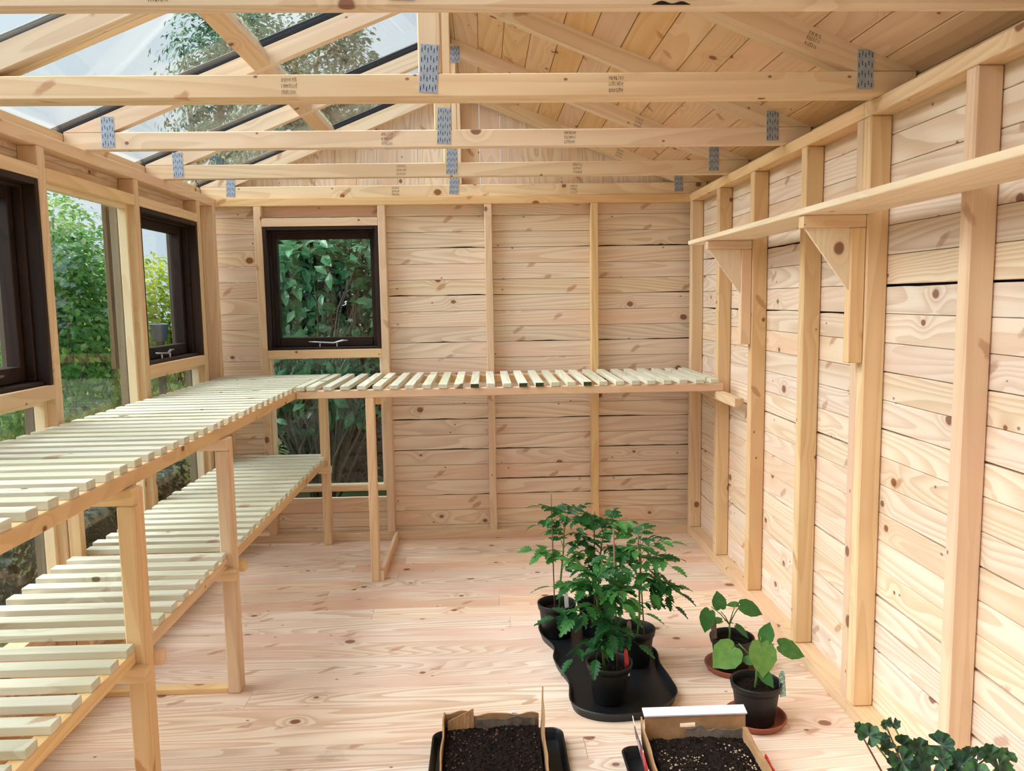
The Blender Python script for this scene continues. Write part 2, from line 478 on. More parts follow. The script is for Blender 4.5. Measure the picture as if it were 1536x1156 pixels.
for xs in (B1, B2, 0.014, 0.592):
    bar('stud', (xs, D, 0.044), (xs + 0.0405, D + SD - 0.001, HT), 'z', M['stud'], wb, 0.003)
for (za, zb2, nm) in ((1.742, 1.785, 'header_rail'), (1.030, 1.077, 'sill_rail'), (0.286, 0.303, 'sill_rail')):
    bar(nm, (BAY0, D, za), (BAY1, D + SD, zb2), 'x', M['stud'], wb)
for xa in (BAY0, BAY1 - 0.016):
    bar('glazing_bead', (xa, D + 0.012, 0.303), (xa + 0.016, D + SD, 1.030), 'z', M['pale'], wb)
bar('glazing_bead', (BAY0 + .016, D + 0.012, 0.303), (BAY1 - .016, D + SD, 0.319), 'x', M['pale'], wb)
# gable above
GP = 0.112
x = -1.46
while x < 1.2:
    xa, xb = x + 0.0008, min(x + GP - 0.0008, 1.2)
    def rz(q): return (CH1 - 0.01 + SL * (EAVE_R - q)) if q > CX else (CH1 - 0.01 + SL * (q - EAVE_L))
    pts = [(xa, HT + PT), (xb, HT + PT), (xb, max(rz(xb), HT + PT + .01))]
    if xa < CX < xb: pts.append((CX, rz(CX)))
    pts.append((xa, max(rz(xa), HT + PT + .01)))
    prism('gable_board', pts, CLY - 0.002, CLY + 0.014, math.pi / 2, M['clad'], wb)
    x += GP

# ---- left wall
wl = empty('wall_left', (XL, 1.9, 0), 'glazed long shed wall of studs and panes beside the slatted bench', 'wall', None, 'structure')
LST = [4.316, 4.084, 3.367, 2.660, 1.955, 1.25, 0.545, -0.16, -0.55]
bar('sole_plate', (XL - SD, YF, 0), (XL, D, 0.044), 'y', M['stud'], wl)
bar('top_plate', (XL - SD, YF, HT), (XL, D, HT + PT), 'y', M['stud'], wl)
bar('eaves_board', (EAVE_L - 0.021, YF, HT + PT), (EAVE_L - 0.001, CLY + .02, CH1 - 0.004), 'y', M['stud'], wl)
for ys in LST:
    bar('stud', (XL - SD, ys, 0.044), (XL, ys + SW, HT), 'z', M['stud'], wl, 0.003)
    bar('corner_cover', (XL - SD - 0.040, ys - 0.004, -0.05), (XL - SD - 0.012, ys + SW + 0.004, HT - 0.03), 'z', M['trim'], wl)
# solid strips of cladding: along the top, along the foot, and beside the corner
for ya, yb in zip(LST[1:], LST[:-1]):
    a, b = ya + SW, yb
    for za, zb2 in ((1.745, 1.832), (1.832, HT + 0.036), (0.0, 0.085), (0.085, 0.172), (0.172, 0.285)):
        board('wall_board', (GLX, a - 0.02, (za + zb2) / 2), (GLX, b + 0.02, (za + zb2) / 2), (1, 0, 0), zb2 - za - .0012, 0.011, M['clad'], wl)
for k in range(0, 17):
    za = 0.285 + k * 0.0859
    board('wall_board', (GLX, 4.127 - .02, za + 0.043), (GLX, 4.316 + .02, za + 0.043), (1, 0, 0), 0.0847, 0.011, M['clad'], wl)
WIN_BAYS = {(1.955, 2.660), (3.367, 4.084), (0.545, 1.25)}
for ya, yb in zip(LST[2:], LST[1:-1]):
    a, b = ya + SW, yb
    if b - a < 0.2: continue
    bar('header_rail', (XL - SD, a, 1.744), (XL, b, 1.785), 'y', M['stud'], wl)
    bar('sill_rail', (XL - SD, a, 0.286), (XL, b, 0.303), 'y', M['stud'], wl)
    win = (ya, yb) in WIN_BAYS
    top = 1.744
    if win:
        bar('sill_rail', (XL - SD, a, 1.030), (XL, b, 1.077), 'y', M['stud'], wl)
        top = 1.030
    for yy in (a, b - 0.018):
        bar('glazing_bead', (XL - SD, yy, 0.303), (XL - 0.032, yy + 0.018, top), 'z', M['pale'], wl)
    bar('glazing_bead', (XL - SD, a + .018, top - 0.016), (XL - 0.030, b - .018, top), 'y', M['pale'], wl)
    obj('pane', box_mesh(b - a + 0.03, top - 0.303 + 0.02, 0.004, M['glass'], 0), frame((GLX - 0.003, (a + b) / 2, (0.303 + top) / 2), (0, 1, 0), (1, 0, 0)), wl)
obj('pane', box_mesh(BAY1 - BAY0 + 0.02, 0.74, 0.004, M['glass'], 0), frame((( BAY0 + BAY1) / 2, CLY + 0.003, 0.665), (1, 0, 0), (0, -1, 0)), wb)

# ---- dark opening windows
def stay(parent, P):
    """casement stay: flat bar with a raised curled tail, on two pins"""
    pts = [(-0.105, 0, 0.012), (-0.06, 0, 0.010), (0.0, 0, 0.006), (0.03, 0, 0.004), (0.055, 0.004, 0.010), (0.078, 0.006, 0.016), (0.108, 0.004, 0.017)]
    V, F = tube(pts, [0.0038, 0.0045, 0.005, 0.005, 0.0055, 0.0055, 0.0035], 6)
    o = obj('casement_stay', mesh_from('stay', V, F, M['steel'], True), P, parent)
    for dx in (-0.045, 0.048):
        V, F = tube([(dx, 0, -0.016), (dx, 0, 0.004)], 0.004, 8)
        obj('stay_pin', mesh_from('pin', V, F, M['steel']), P, o)
    return o

def window(n, label, u0, u1, place, stay_u, stay_flip=1):
    """place(u, v, z): u along the wall, v outwards from the stud face"""
    z0, z1 = 1.077, 1.7435
    w = empty('window_%d' % n, place((u0 + u1) / 2, 0.05, z0), label, 'window', None, 'structure')
    def wb_(name, ua, ub, va, vb, za, zb, mat, vert, par=w):
        p, q = Vector(place(ua, va, za)), Vector(place(ub, vb, zb))
        lo = Vector((min(p.x, q.x), min(p.y, q.y), min(p.z, q.z))); hi = Vector((max(p.x, q.x), max(p.y, q.y), max(p.z, q.z)))
        d = place(1, 0, 0)[0] - place(0, 0, 0)[0]
        return bar(name, lo, hi, 'z' if vert else ('x' if abs(d) > 0.5 else 'y'), mat, par, 0.0025)
    L = 0.020; e = 0.0008
    for ua, ub in ((u0, u0 + L), (u1 - L, u1)): wb_('frame_jamb', ua, ub, 0.004, 0.115, z0 + e, z1 - e, M['dark'], True)
    wb_('frame_head', u0 + L, u1 - L, 0.004, 0.115, z1 - L - e, z1 - e, M['dark'], False)
    wb_('frame_sill', u0 + L, u1 - L, 0.020, 0.130, z0 + e, z0 + 0.014, M['dark'], False)
    # stops
    S = 0.010
    for ua, ub in ((u0 + L, u0 + L + S), (u1 - L - S, u1 - L)): wb_('frame_stop', ua, ub, 0.045, 0.075, z0 + 0.014, z1 - L - e, M['dark'], True)
    wb_('frame_stop', u0 + L + S, u1 - L - S, 0.045, 0.075, z1 - L - S, z1 - L - e, M['dark'], False)
    # opening sash
    p, q = Vector(place(u0, 0, z0)), Vector(place(u1, 0, z1))
    sash = empty('sash', place((u0 + u1) / 2, 0.09, z0 + 0.02), parent=w)
    a0, a1, b0, b1 = u0 + L + 0.002, u1 - L - 0.002, z0 + 0.0155, z1 - L - 0.002
    R = 0.034; RB = 0.050
    for ua, ub in ((a0, a0 + R), (a1 - R, a1)): wb_('stile', ua, ub, 0.076, 0.120, b0, b1, M['dark'], True, sash)
    wb_('rail', a0 + R, a1 - R, 0.076, 0.120, b1 - R * 1.25, b1, M['dark'], False, sash)
    wb_('rail', a0 + R, a1 - R, 0.070, 0.120, b0, b0 + RB, M['dark'], False, sash)
    c = Vector(place((u0 + u1) / 2, 0.105, (b0 + RB + b1 - R * 1.25) / 2))
    du = Vector(place(1, 0, 0)) - Vector(place(0, 0, 0)); dv = Vector(place(0, 1, 0)) - Vector(place(0, 0, 0))
    obj('pane', box_mesh(a1 - a0 - 2 * R + 0.012, b1 - b0 - RB - R * 1.25 + 0.012, 0.004, M['glass'], 0), frame(c, du, -dv), sash)
    # outer cover boards round the opening
    for ua, ub in ((u0 - 0.02, u0 + 0.03), (u1 - 0.03, u1 + 0.02)): wb_('outer_trim', ua, ub, 0.1305, 0.150, z0 - .01, z1 + .02, M['trim'], True)
    stay(w, frame(place(stay_u, 0.046, z0 + 0.030), du * stay_flip, (0, 0, 1)))
    return w
LP = lambda u, v, z: (XL - v, u, z)
BP = lambda u, v, z: (u, D + v, z)
window(1, 'dark stained window nearest the camera at the left edge', 1.955 + SW, 2.660, LP, 2.36)
window(2, 'dark stained side window beside the far corner', 3.367 + SW, 4.084, LP, 3.70)
window(3, 'square dark stained window in the end wall', BAY0, BAY1, BP, -0.86)
window(4, 'dark stained window beside the bench, behind the viewer', 0.545 + SW, 1.25, LP, 0.9)

# ---- front wall behind the camera, with its open doorway
wf = empty('wall_front', (CX, YF - 0.05, 0), 'front wall of the shed with an open doorway behind the viewer', 'wall', None, 'structure')
for k in range(0, 22):
    za = k * PITCHB; zb2 = min(za + PITCHB, HT + .03)
    board('wall_board', (GLX, YF - SD, (za + zb2) / 2), (-0.60, YF - SD, (za + zb2) / 2), (0, 1, 0), zb2 - za - .0012, 0.016, M['clad'], wf)
    board('wall_board', (0.50, YF - SD, (za + zb2) / 2), (CLX, YF - SD, (za + zb2) / 2), (0, 1, 0), zb2 - za - .0012, 0.016, M['clad'], wf)
for xs in (GLX, -0.60, 0.457, CLX - SW):
    bar('stud', (xs, YF - SD, 0.044), (xs + SW, YF - 0.001, HT), 'z', M['stud'], wf)
bar('top_plate', (GLX, YF - SD, HT), (CLX, YF - .001, HT + PT), 'x', M['stud'], wf)

# ---- roof
ceil = empty('ceiling', (CX, 1.9, CH1), 'pitched roof of boards on one side and glass on the other', 'ceiling', None, 'structure')
ca, sa = math.cos(math.atan(SL)), math.sin(math.atan(SL))
nR = Vector((-sa, 0, -ca)); cov = 0.112
YB0, YB1 = YF - 0.25, CLY + 0.16
s = 0.0
LEN = (EAVE_R + 0.12 - CX) / ca
k = 0
while s < LEN - 0.02:
    s1 = min(s + cov, LEN); sm = (s + s1) / 2
    xm = EAVE_R + 0.12 - sm * ca; zm = CH1 - SL * 0.12 + sm * sa
    ycuts = [YB0, SEAM, YB1]
    for ya, yb in zip(ycuts[:-1], ycuts[1:]):
        board('roof_board', (xm, ya, zm), (xm, yb, zm), nR, s1 - s - 0.002, 0.014, M['roofb'], ceil, 0.003)
    s = s1; k += 1
me = box_mesh(YB1 - YB0, LEN + 0.02, 0.006, M['backing'], 0)
xm = EAVE_R + 0.12 - LEN / 2 * ca; zm = CH1 - SL * 0.12 + LEN / 2 * sa
obj('roofing_felt', me, frame((xm + sa * 0.018, (YB0 + YB1) / 2, zm + ca * 0.018), (0, 1, 0), nR), ceil)
bar('ridge_board', (CX - 0.012, YB0, APEX - 0.03), (CX + 0.012, YB1, APEX + 0.05), 'y', M['black'], ceil)

TRY = [4.372, 3.682, 2.985, 2.303, 2.264, 1.585, 0.885, 0.185, -0.515]
TT = 0.038
def slope_pt(x, h=0.0):      # point on the left rafter's upper line, lifted by h along the normal
    return Vector((x - sa * h, 0, CH1 + SL * (x - EAVE_L) + ca * h))
# glazing bars, purlins and panes on the glass side
PURX = -0.80
lrows = sorted(set([4.372, 3.682, 2.985, 2.284, 1.585, 0.885, 0.185, -0.515]), reverse=True)
for yt in lrows:
    p0, p1 = slope_pt(EAVE_L - 0.12, 0.016), slope_pt(CX - 0.012, 0.016)
    c = (p0 + p1) / 2
    obj('glazing_bar', box_mesh((p1 - p0).length, TT * 0.95, 0.030, M['black'], 0.003), frame((c.x, yt + TT / 2, c.z), (ca, 0, sa), (-sa, 0, ca)), ceil)
for ya, yb in zip(lrows[1:], lrows[:-1]):
    a, b = ya + TT, yb
    if abs(ya - 2.284) < .01: a = 2.303 + TT
    if abs(yb - 2.284) < .01: b = 2.264
    c = slope_pt(PURX, -0.032)
    obj('purlin', box_mesh(b - a, 0.063, 0.062, M['stud'], 0.002), frame((c.x, (a + b) / 2, c.z), (0, 1, 0), (-sa, 0, ca)), ceil)
    for (xa, xb, h) in ((EAVE_L - 0.14, PURX + 0.03, 0.009), (PURX - 0.03, CX - 0.014, 0.0155)):
        p0, p1 = slope_pt(xa, h), slope_pt(xb, h); c = (p0 + p1) / 2
        obj('pane', box_mesh((p1 - p0).length, yb - ya - TT * 0.98, 0.004, M['glass'], 0), frame((c.x, (ya + yb + TT) / 2, c.z), (ca, 0, sa), (-sa, 0, ca)), ceil)

# ---- trusses
def nail_plate(parent, x, y, z, w, h, rot, back=False):
    V = []; F = []; MI = []
    def q(x0, x1, z0, z1, yy, mi, d):
        o = len(V)
        for (a, b) in ((x0, z0), (x1, z0), (x1, z1), (x0, z1)): V.append((a, yy, b))
        F.append((o, o + 1, o + 2, o + 3)); MI.append(mi)
    t = 0.0014
    vs = [(-w / 2, 0, -h / 2), (w / 2, 0, -h / 2), (w / 2, 0, h / 2), (-w / 2, 0, h / 2), (-w / 2, -t, -h / 2), (w / 2, -t, -h / 2), (w / 2, -t, h / 2), (-w / 2, -t, h / 2)]
    V += vs
    for f in ((4, 5, 6, 7), (0, 1, 5, 4), (1, 2, 6, 5), (2, 3, 7, 6), (3, 0, 4, 7)): F.append(f); MI.append(0)
    rows = max(3, int(h / 0.024)); cols = max(4, int(w / 0.008))
    for r_ in range(rows):
        for c_ in range(cols):
            xx = -w / 2 + w * (c_ + 0.5) / cols; zz = -h / 2 + h * (r_ + 0.5) / rows + (0.003 if c_ % 2 else -0.003)
            q(xx - 0.0011, xx + 0.0011, zz - 0.0062, zz + 0.0062, -t - 0.0002, 1, 0)
    me = mesh_from('nail_plate', V, F, M['galv']); me.materials.append(M['slot'])
    me.polygons.foreach_set('material_index', MI)
    return obj('nail_plate', me, T((x, y, z)) @ Matrix.Rotation(rot, 4, 'Y'), parent)

def stamp(parent, x, y, z, w, h, rot=0.0):
    """illegible grading stamp: rows of short ink strokes"""
    V = []; F = []
    rows = 3
    for r_ in range(rows):
        xx = -w / 2
        zc = -h / 2 + h * (r_ + 0.5) / rows; hh = h / rows * 0.62
        while xx < w / 2:
            ww = random.uniform(0.0016, 0.004)
            for (x0, x1, z0, z1) in [(xx, xx + ww * 0.35, zc - hh / 2, zc + hh / 2)] + ([(xx, xx + ww, zc + hh * random.choice([-.5, 0, .4]), 0)] if random.random() < .7 else []):
                if z1 == 0: z1 = z0 + 0.0016
                o = len(V)
                V += [(x0, 0, z0), (x1, 0, z0), (x1, 0, z1), (x0, 0, z1)]; F.append((o, o + 1, o + 2, o + 3))
            xx += ww + random.uniform(0.001, 0.003)
    o = obj('grade_stamp', mesh_from('stamp', V, F, M['ink']), T((x, y - 0.0012, z)) @ Matrix.Rotation(rot, 4, 'Y'), parent)
    tag(o, kind='stuff')
    return o

ANG = math.atan(SL)
TL = ['roof truss set against the boarded gable, farthest of the row', 'second roof truss out from the boarded gable', 'third roof truss out from the gable, at mid room',
      'rear half of the doubled roof truss at mid room', 'front half of the doubled roof truss, big plate at its post',
      'roof truss whose bottom chord crosses the top of the picture', 'roof truss just above the viewer', 'roof truss behind the viewer', 'roof truss over the front doorway']
for i, yt in enumerate(TRY):
    t = empty('roof_truss', (CX, yt + TT / 2, CH0), TL[i], 'truss', 'timber roof trusses')
    e = 0.0004
    y0, y1 = yt + e, yt + TT - e
    bar('bottom_chord', (EAVE_L, y0, CH0 + e), (EAVE_R, y1, CH1 - e), 'x', M['truss'], t, 0.003)
    V_ = 0.068
    prism('rafter', [(EAVE_R, CH1), (CX, APEX), (CX, APEX - V_), (EAVE_R - V_ / SL, CH1)], y0, y1, -ANG, M['truss'], t)
    prism('rafter', [(EAVE_L, CH1), (EAVE_L + V_ / SL, CH1), (CX, APEX - V_), (CX, APEX)], y0, y1, ANG, M['truss'], t)
    bar('king_post', (CX - 0.0315, y0 + .001, CH1), (CX + 0.0315, y1 - .001, APEX - V_ - 0.001), 'z', M['truss'], t, 0.003)
    if i == 3: continue
    if i == 5:      # strip of bark left on the lower edge
        V = []; F = []
        for k in range(13):
            u = k / 12; V += [(0.335 + 0.075 * u, y0 - .0012, CH0 + 0.001), (0.335 + 0.075 * u, y0 - .0012, CH0 + 0.002 + 0.009 * math.sin(math.pi * u) * (.7 + .5 * math.sin(9 * u)))]
        for k in range(12): F.append((2 * k, 2 * k + 2, 2 * k + 3, 2 * k + 1))
        obj('bark_strip', mesh_from('bark', V, F, M['dark']), I4, t)
    j = lambda s=.05: random.uniform(-s, s)
    nail_plate(t, EAVE_L + 0.155 + j(.01), y0, CH1 + 0.0, 0.046, 0.108, j())
    nail_plate(t, EAVE_R - 0.155 + j(.01), y0, CH1 + 0.004, 0.046, 0.108, j(.04))
    nail_plate(t, CX - 0.004 + j(.01), y0, CH1 + 0.012, 0.050, 0.128, 0.04 + j(.03))
    nail_plate(t, CX, y0, APEX - 0.075, 0.10, 0.07, 0)
    zc = (CH0 + CH1) / 2
    stamp(t, [-.46, -.36, -.34, 0, -0.52, -.6, .2, .3, .4][i], y0, zc, 0.040, 0.050)
    stamp(t, [.5, .44, .33, 0, 0.38, .4, .2, .3, .4][i] + .0, y0, zc, 0.040, 0.050)
    xs = [.75, .72, .80, 0, .93, .8, .8, .8, .8][i]
    stamp(t, xs, y0, CH1 + SL * (EAVE_R - xs) - 0.036, 0.036, 0.046, ANG)
# ================================================================== BENCHES AND SHELF
def at(px, py, Y):
    """the point at depth Y that the photograph shows at a pixel"""
    d = _f + r2 * ((px - 768) / FPX) - u2 * ((py - 578) / FPX)
    t = Y / d.y
    return Vector((d.x * t, Y, CZ + d.z * t))

M['endg'] = plain('dark_green_end', srgb(60, 66, 36), 0.8)
RZ0, RZ1, SZ1 = 0.887, 0.925, 0.945
bench = empty('staging_bench', (-1.15, 2.6, 0), 'two tier slatted potting bench along the glazed wall', 'bench')
RX0, RX1 = -0.917, -0.882
bar('front_rail', (RX0, 0.70, RZ0), (RX1, D - 0.002, RZ1), 'y', M['stud'], bench, 0.003)
bar('back_rail', (XL + 0.002, 0.70, RZ0), (XL + 0.036, D - 0.002, RZ1), 'y', M['stud'], bench)
k = -9
while True:
    ya = 1.432 + 0.0815 * k
    if ya + 0.041 > D - 0.002: break
    bar('bench_slat', (XL + 0.001 + random.uniform(0, .006), ya + random.uniform(-.0015, .0015), RZ1), (-0.884 + random.uniform(-.004, .003), ya + 0.040, SZ1), 'x', M['slat'], bench, 0.0015, 0.002)
    k += 1
LEGS = [1.21, 1.92, 2.632, 4.292]
LW, LD = 0.042, 0.062
LX1 = -0.862
LZ0, LZ1, LZ2 = 0.410, 0.447, 0.482
for i, yl in enumerate(LEGS):
    top = RZ0
    bar('front_leg', (LX1 - LW, yl + LD / 2, 0.0), (LX1, yl + LD, top), 'z', M['stud'], bench, 0.004)
    bar('front_leg', (LX1 - LW, yl, 0.0), (LX1, yl + LD / 2 - .0005, top - 0.040), 'z', M['stud'], bench, 0.004)
    bar('upper_bearer', (XL + 0.002, yl, top - 0.0395), (LX1, yl + LD / 2 - .0005, top - 0.0005), 'x', M['stud'], bench)
    bar('back_leg', (XL + 0.002, yl + LD / 2, 0.045), (XL + 0.045, yl + LD, top), 'z', M['stud'], bench, 0.003)
    bar('lower_bearer', (XL + 0.003, yl - 0.0325, LZ0), (LX1 + 0.018, yl - 0.0005, LZ1), 'x', M['stud'], bench)
    if i < 3: bar('lower_bearer', (XL + 0.003, yl + LD + 0.0005, LZ0), (LX1 + 0.018, yl + LD + 0.0325, LZ1), 'x', M['stud'], bench)
    if i < 3: bar('floor_rail', (XL + 0.005, yl + 0.004, 0.0), (LX1 - LW - 0.001, yl + 0.040, 0.020), 'x', M['stud'], bench)
SECT = [(1.274, 1.918), (1.984, 2.630), (2.696, 4.352)]
for (ya, yb) in SECT:
    bar('lower_rail', (-0.915, ya, LZ1), (-0.880, yb, LZ2), 'y', M['stud'], bench)
    bar('lower_rail', (XL + 0.05, ya, LZ1), (XL + 0.085, yb, LZ2), 'y', M['stud'], bench)
    n = int(round((yb - ya - 0.042) / 0.0825))
    st = (yb - ya - 0.044) / n
    for k in range(n + 1):
        q = ya + 0.001 + st * k
        if 4.25 < q < 4.30 and False: continue
        bar('lower_slat', (XL + 0.028 + random.uniform(-.008, .008), q, LZ2), (-0.880 + random.uniform(-.003, .003), q + 0.041, LZ2 + 0.020), 'x', M['slat'], bench, 0.0015, 0.0025)

bb = empty('staging_bench', (0.1, 4.0, 0), 'long single tier slatted bench along the end wall', 'bench')
bar('front_rail', (RX1 + 0.001, 3.700, RZ0), (1.131, 3.735, RZ1), 'x', M['stud'], bb, 0.003)
bar('back_rail', (RX1 + 0.001, D - 0.037, RZ0), (XR - 0.044, D - 0.002, RZ1), 'x', M['stud'], bb)
xs = [-0.880] + [-0.827 + 0.0759 * k for k in range(26)]
for qi, q in enumerate(xs):
    j = random.uniform(-.002, .002)
    o = bar('bench_slat', (q + j, 3.697 + random.uniform(-.004, .006), RZ1), (q + 0.040 + j, D - 0.004 - random.uniform(0, .02), SZ1), 'y', M['slat'], bb, 0.0015, 0.006)
    if qi in (11, 14, 15, 18):
        tag(bar('slat_end', (q + j + .001, 3.6905, RZ1 + .001), (q + 0.039 + j, 3.692, SZ1 - .001), 'x', M['endg'], o, 0), 'dark green painted slat end')
bar('leg', (-0.561, 3.700, 0.0), (-0.521, 3.743, RZ0), 'z', M['stud'], bb, 0.003)
bar('bearer', (-0.521, 3.737, RZ0 - 0.036), (-0.488, D - 0.003, RZ0), 'y', M['stud'], bb)
bar('floor_rail', (-0.5205, 3.704, 0.0), (-0.502, D - 0.003, 0.050), 'y', M['stud'], bb)
bar('wall_ledger', (XR - 0.041, 3.415, 0.847), (XR - 0.001, D - 0.002, RZ0 - 0.0005), 'y', M['stud'], bb)

shelf = empty('wall_shelf', (1.03, 1.6, 1.13), 'long narrow pine shelf on wooden brackets along the boarded wall', 'shelf')
bar('shelf_board', (0.935, -0.30, 1.5675), (XR - 0.001, 3.62, 1.586), 'y', M['pale'], shelf, 0.002)
for yb in (3.338, 2.3365, 1.339, 0.34):
    br = empty('bracket', (1.1, yb + 0.02, 1.13), parent=shelf)
    w = 0.036
    bar('bracket_arm', (0.945, yb, 1.530), (XR - 0.001, yb + w, 1.5670), 'x', M['stud'], br, 0.002)
    bar('bracket_upright', (1.090, yb, 1.128), (XR - 0.001, yb + w, 1.5295), 'z', M['stud'], br, 0.003)
    prism('gusset', [(0.955, 1.5295), (1.0895, 1.5295), (1.0895, 1.345)], yb + 0.010, yb + 0.021, math.pi / 2, M['pale'], br)

# ================================================================== TRAYS, BOXES, POTS
M['plastic'] = plain('black_plastic', srgb(17, 19, 24), 0.42, 0, 0.5)
M['potp'] = plain('black_pot_plastic', srgb(13, 14, 16), 0.5, 0, 0.45)
M['terra'] = plain('terracotta_plastic', srgb(150, 82, 58), 0.5, 0, 0.4, 0.4, 20, srgb(128, 64, 46))
M['soil'] = plain('potting_compost', srgb(38, 29, 25), 0.95, 0, 0.1, 1.0, 90, srgb(14, 11, 10))
M['perl'] = plain('pale_soil_bits', srgb(176, 150, 128), 0.9)
M['chip'] = plain('brown_bark_bits', srgb(88, 62, 46), 0.9)
M['card'] = plain('brown_cardboard', srgb(176, 138, 100), 0.85, 0, 0.2, 0.6, 18, srgb(146, 110, 78))
M['cardw'] = plain('white_coated_card', srgb(222, 222, 236), 0.6)
M['damp'] = plain('damp_grey_card', srgb(120, 108, 98), 0.9, 0, 0.2, 0.8, 30, srgb(84, 72, 62))
M['cane'] = plain('brown_cane', srgb(126, 92, 70), 0.7)
M['stem'] = plain('green_stem', srgb(98, 136, 62), 0.6)
M['stemb'] = plain('red_brown_stem', srgb(110, 66, 50), 0.7)
M['tagw'] = plain('white_label', srgb(222, 226, 222), 0.5)

def red_print():
    m, nt = new_mat('printed_carton'); b = NB(nt)
    out = b.n('ShaderNodeOutputMaterial'); bs = b.n('ShaderNodeBsdfPrincipled'); tc = b.n('ShaderNodeTexCoord')
    f = b.noise(tc.outputs['Object'], 13.0, 1.0); g = b.noise(tc.outputs['Object'], 45.0, 2.0)
    c = b.mix(b.smooth(f, 0.50, 0.53), srgb(188, 40, 44), srgb(226, 216, 208))
    c = b.mix(b.smooth(f, 0.60, 0.62), c, srgb(44, 52, 72))
    c = b.mix(b.math('MULTIPLY', b.smooth(g, 0.5, 0.6), 0.35), c, srgb(214, 120, 110))
    b.l(c, bs.inputs['Base Color']); bs.inputs['Roughness'].default_value = 0.5; b.l(bs.outputs[0], out.inputs[0])
    return m
M['print'] = red_print()

def smooth_loop(pts, n=8):
    """closed Catmull-Rom through pts"""
    P = [Vector((p[0], p[1], 0)) for p in pts]; m = len(P); out = []
    for i in range(m):
        a, b, c, d = P[i - 1], P[i], P[(i + 1) % m], P[(i + 2) % m]
        for k in range(n):
            t = k / n
            out.append(0.5 * ((2 * b) + (c - a) * t + (2 * a - 5 * b + 4 * c - d) * t * t + (3 * b - a - 3 * c + d) * t ** 3))
    return out

def tray_mesh(loop, h=0.032, lip=0.006, wall=0.010, base=0.004):
    """tray from a closed outline: outer skirt, rounded lip, inner wall, base"""
    n = len(loop)
    ctr = sum(loop, Vector()) / n
    area = sum(loop[i].x * loop[(i + 1) % n].y - loop[(i + 1) % n].x * loop[i].y for i in range(n))
    sg = 1 if area > 0 else -1
    nor = []
    for i in range(n):
        t = (loop[(i + 1) % n] - loop[i - 1]).normalized()
        nor.append(Vector((t.y, -t.x, 0)) * sg)
    rings = [(-0.010, 0.0), (-0.003, h - 0.006), (0.0, h - 0.001), (-lip * .5, h + 0.001), (-lip, h - 0.001), (-lip - 0.004, h - 0.01), (-lip - wall, base)]
    V = []; F = []
    for off, z in rings:
        for i in range(n):
            p = loop[i] + nor[i] * off; V.append((p.x, p.y, z))
    for r_ in range(len(rings) - 1):
        for i in range(n):
            j = (i + 1) % n
            F.append((r_ * n + i, r_ * n + j, (r_ + 1) * n + j, (r_ + 1) * n + i))
    F.append(tuple((len(rings) - 1) * n + i for i in range(n))); F.append(tuple(range(n - 1, -1, -1)))
    me = mesh_from('tray', V, F, M['plastic'])
    bm = bmesh.new(); bm.from_mesh(me); bmesh.ops.recalc_face_normals(bm, faces=bm.faces); bm.to_mesh(me); bm.free()
    return me

def rel(loop, c): return [p - Vector((c[0], c[1], 0)) for p in loop]
TPTS = [(.203, 3.084), (.199, 2.984), (.239, 2.864), (.230, 2.756), (.265, 2.595), (.258, 2.454), (.304, 2.382), (.399, 2.355), (.537, 2.386), (.618, 2.481),
        (.622, 2.590), (.612, 2.70), (.618, 2.82), (.560, 2.93), (.575, 3.05), (.520, 3.135), (.40, 3.155), (.27, 3.145)]
c = (0.41, 2.75)
gt = empty('growing_tray', (c[0], c[1], 0.0), 'wavy edged black plastic tray holding four tomato pots', 'tray')
obj('tray_body', tray_mesh(rel(smooth_loop(TPTS, 6), c), 0.030), T((c[0], c[1], 0.0)), gt)

def rrect(x0, x1, y0, y1, r=0.035, n=5):
    out = []
    for (cx_, cy_, a0) in ((x1 - r, y1 - r, 0), (x0 + r, y1 - r, 90), (x0 + r, y0 + r, 180), (x1 - r, y0 + r, 270)):
        for k in range(n + 1):
            a = math.radians(a0 + 90 * k / n); out.append(Vector((cx_ + r * math.cos(a), cy_ + r * math.sin(a), 0)))
    return out

def soil_patch(x0, x1, y0, y1, z, amp, nx=56, ny=70, mound=0.0):
    V = []; F = []
    g = RNG.normal(0, 1, (nx + 1, ny + 1)); g2 = RNG.normal(0, 1, (nx // 6 + 3, ny // 6 + 3))
    for i in range(nx + 1):
        for j in range(ny + 1):
            lo = g2[i // 6, j // 6] * (1 - (i % 6) / 6) * (1 - (j % 6) / 6) + g2[i // 6 + 1, j // 6] * ((i % 6) / 6) * (1 - (j % 6) / 6) + g2[i // 6, j // 6 + 1] * (1 - (i % 6) / 6) * ((j % 6) / 6) + g2[i // 6 + 1, j // 6 + 1] * ((i % 6) / 6) * ((j % 6) / 6)
            u, v = i / nx, j / ny
            V.append((x0 + (x1 - x0) * u, y0 + (y1 - y0) * v, z + amp * (0.35 * g[i, j] + 0.9 * lo) + mound * math.sin(math.pi * u) * math.sin(math.pi * v)))
    for i in range(nx):
        for j in range(ny):
            a = i * (ny + 1) + j; F.append((a, a + ny + 1, a + ny + 2, a + 1))
    return mesh_from('soil', V, F, M['soil'])

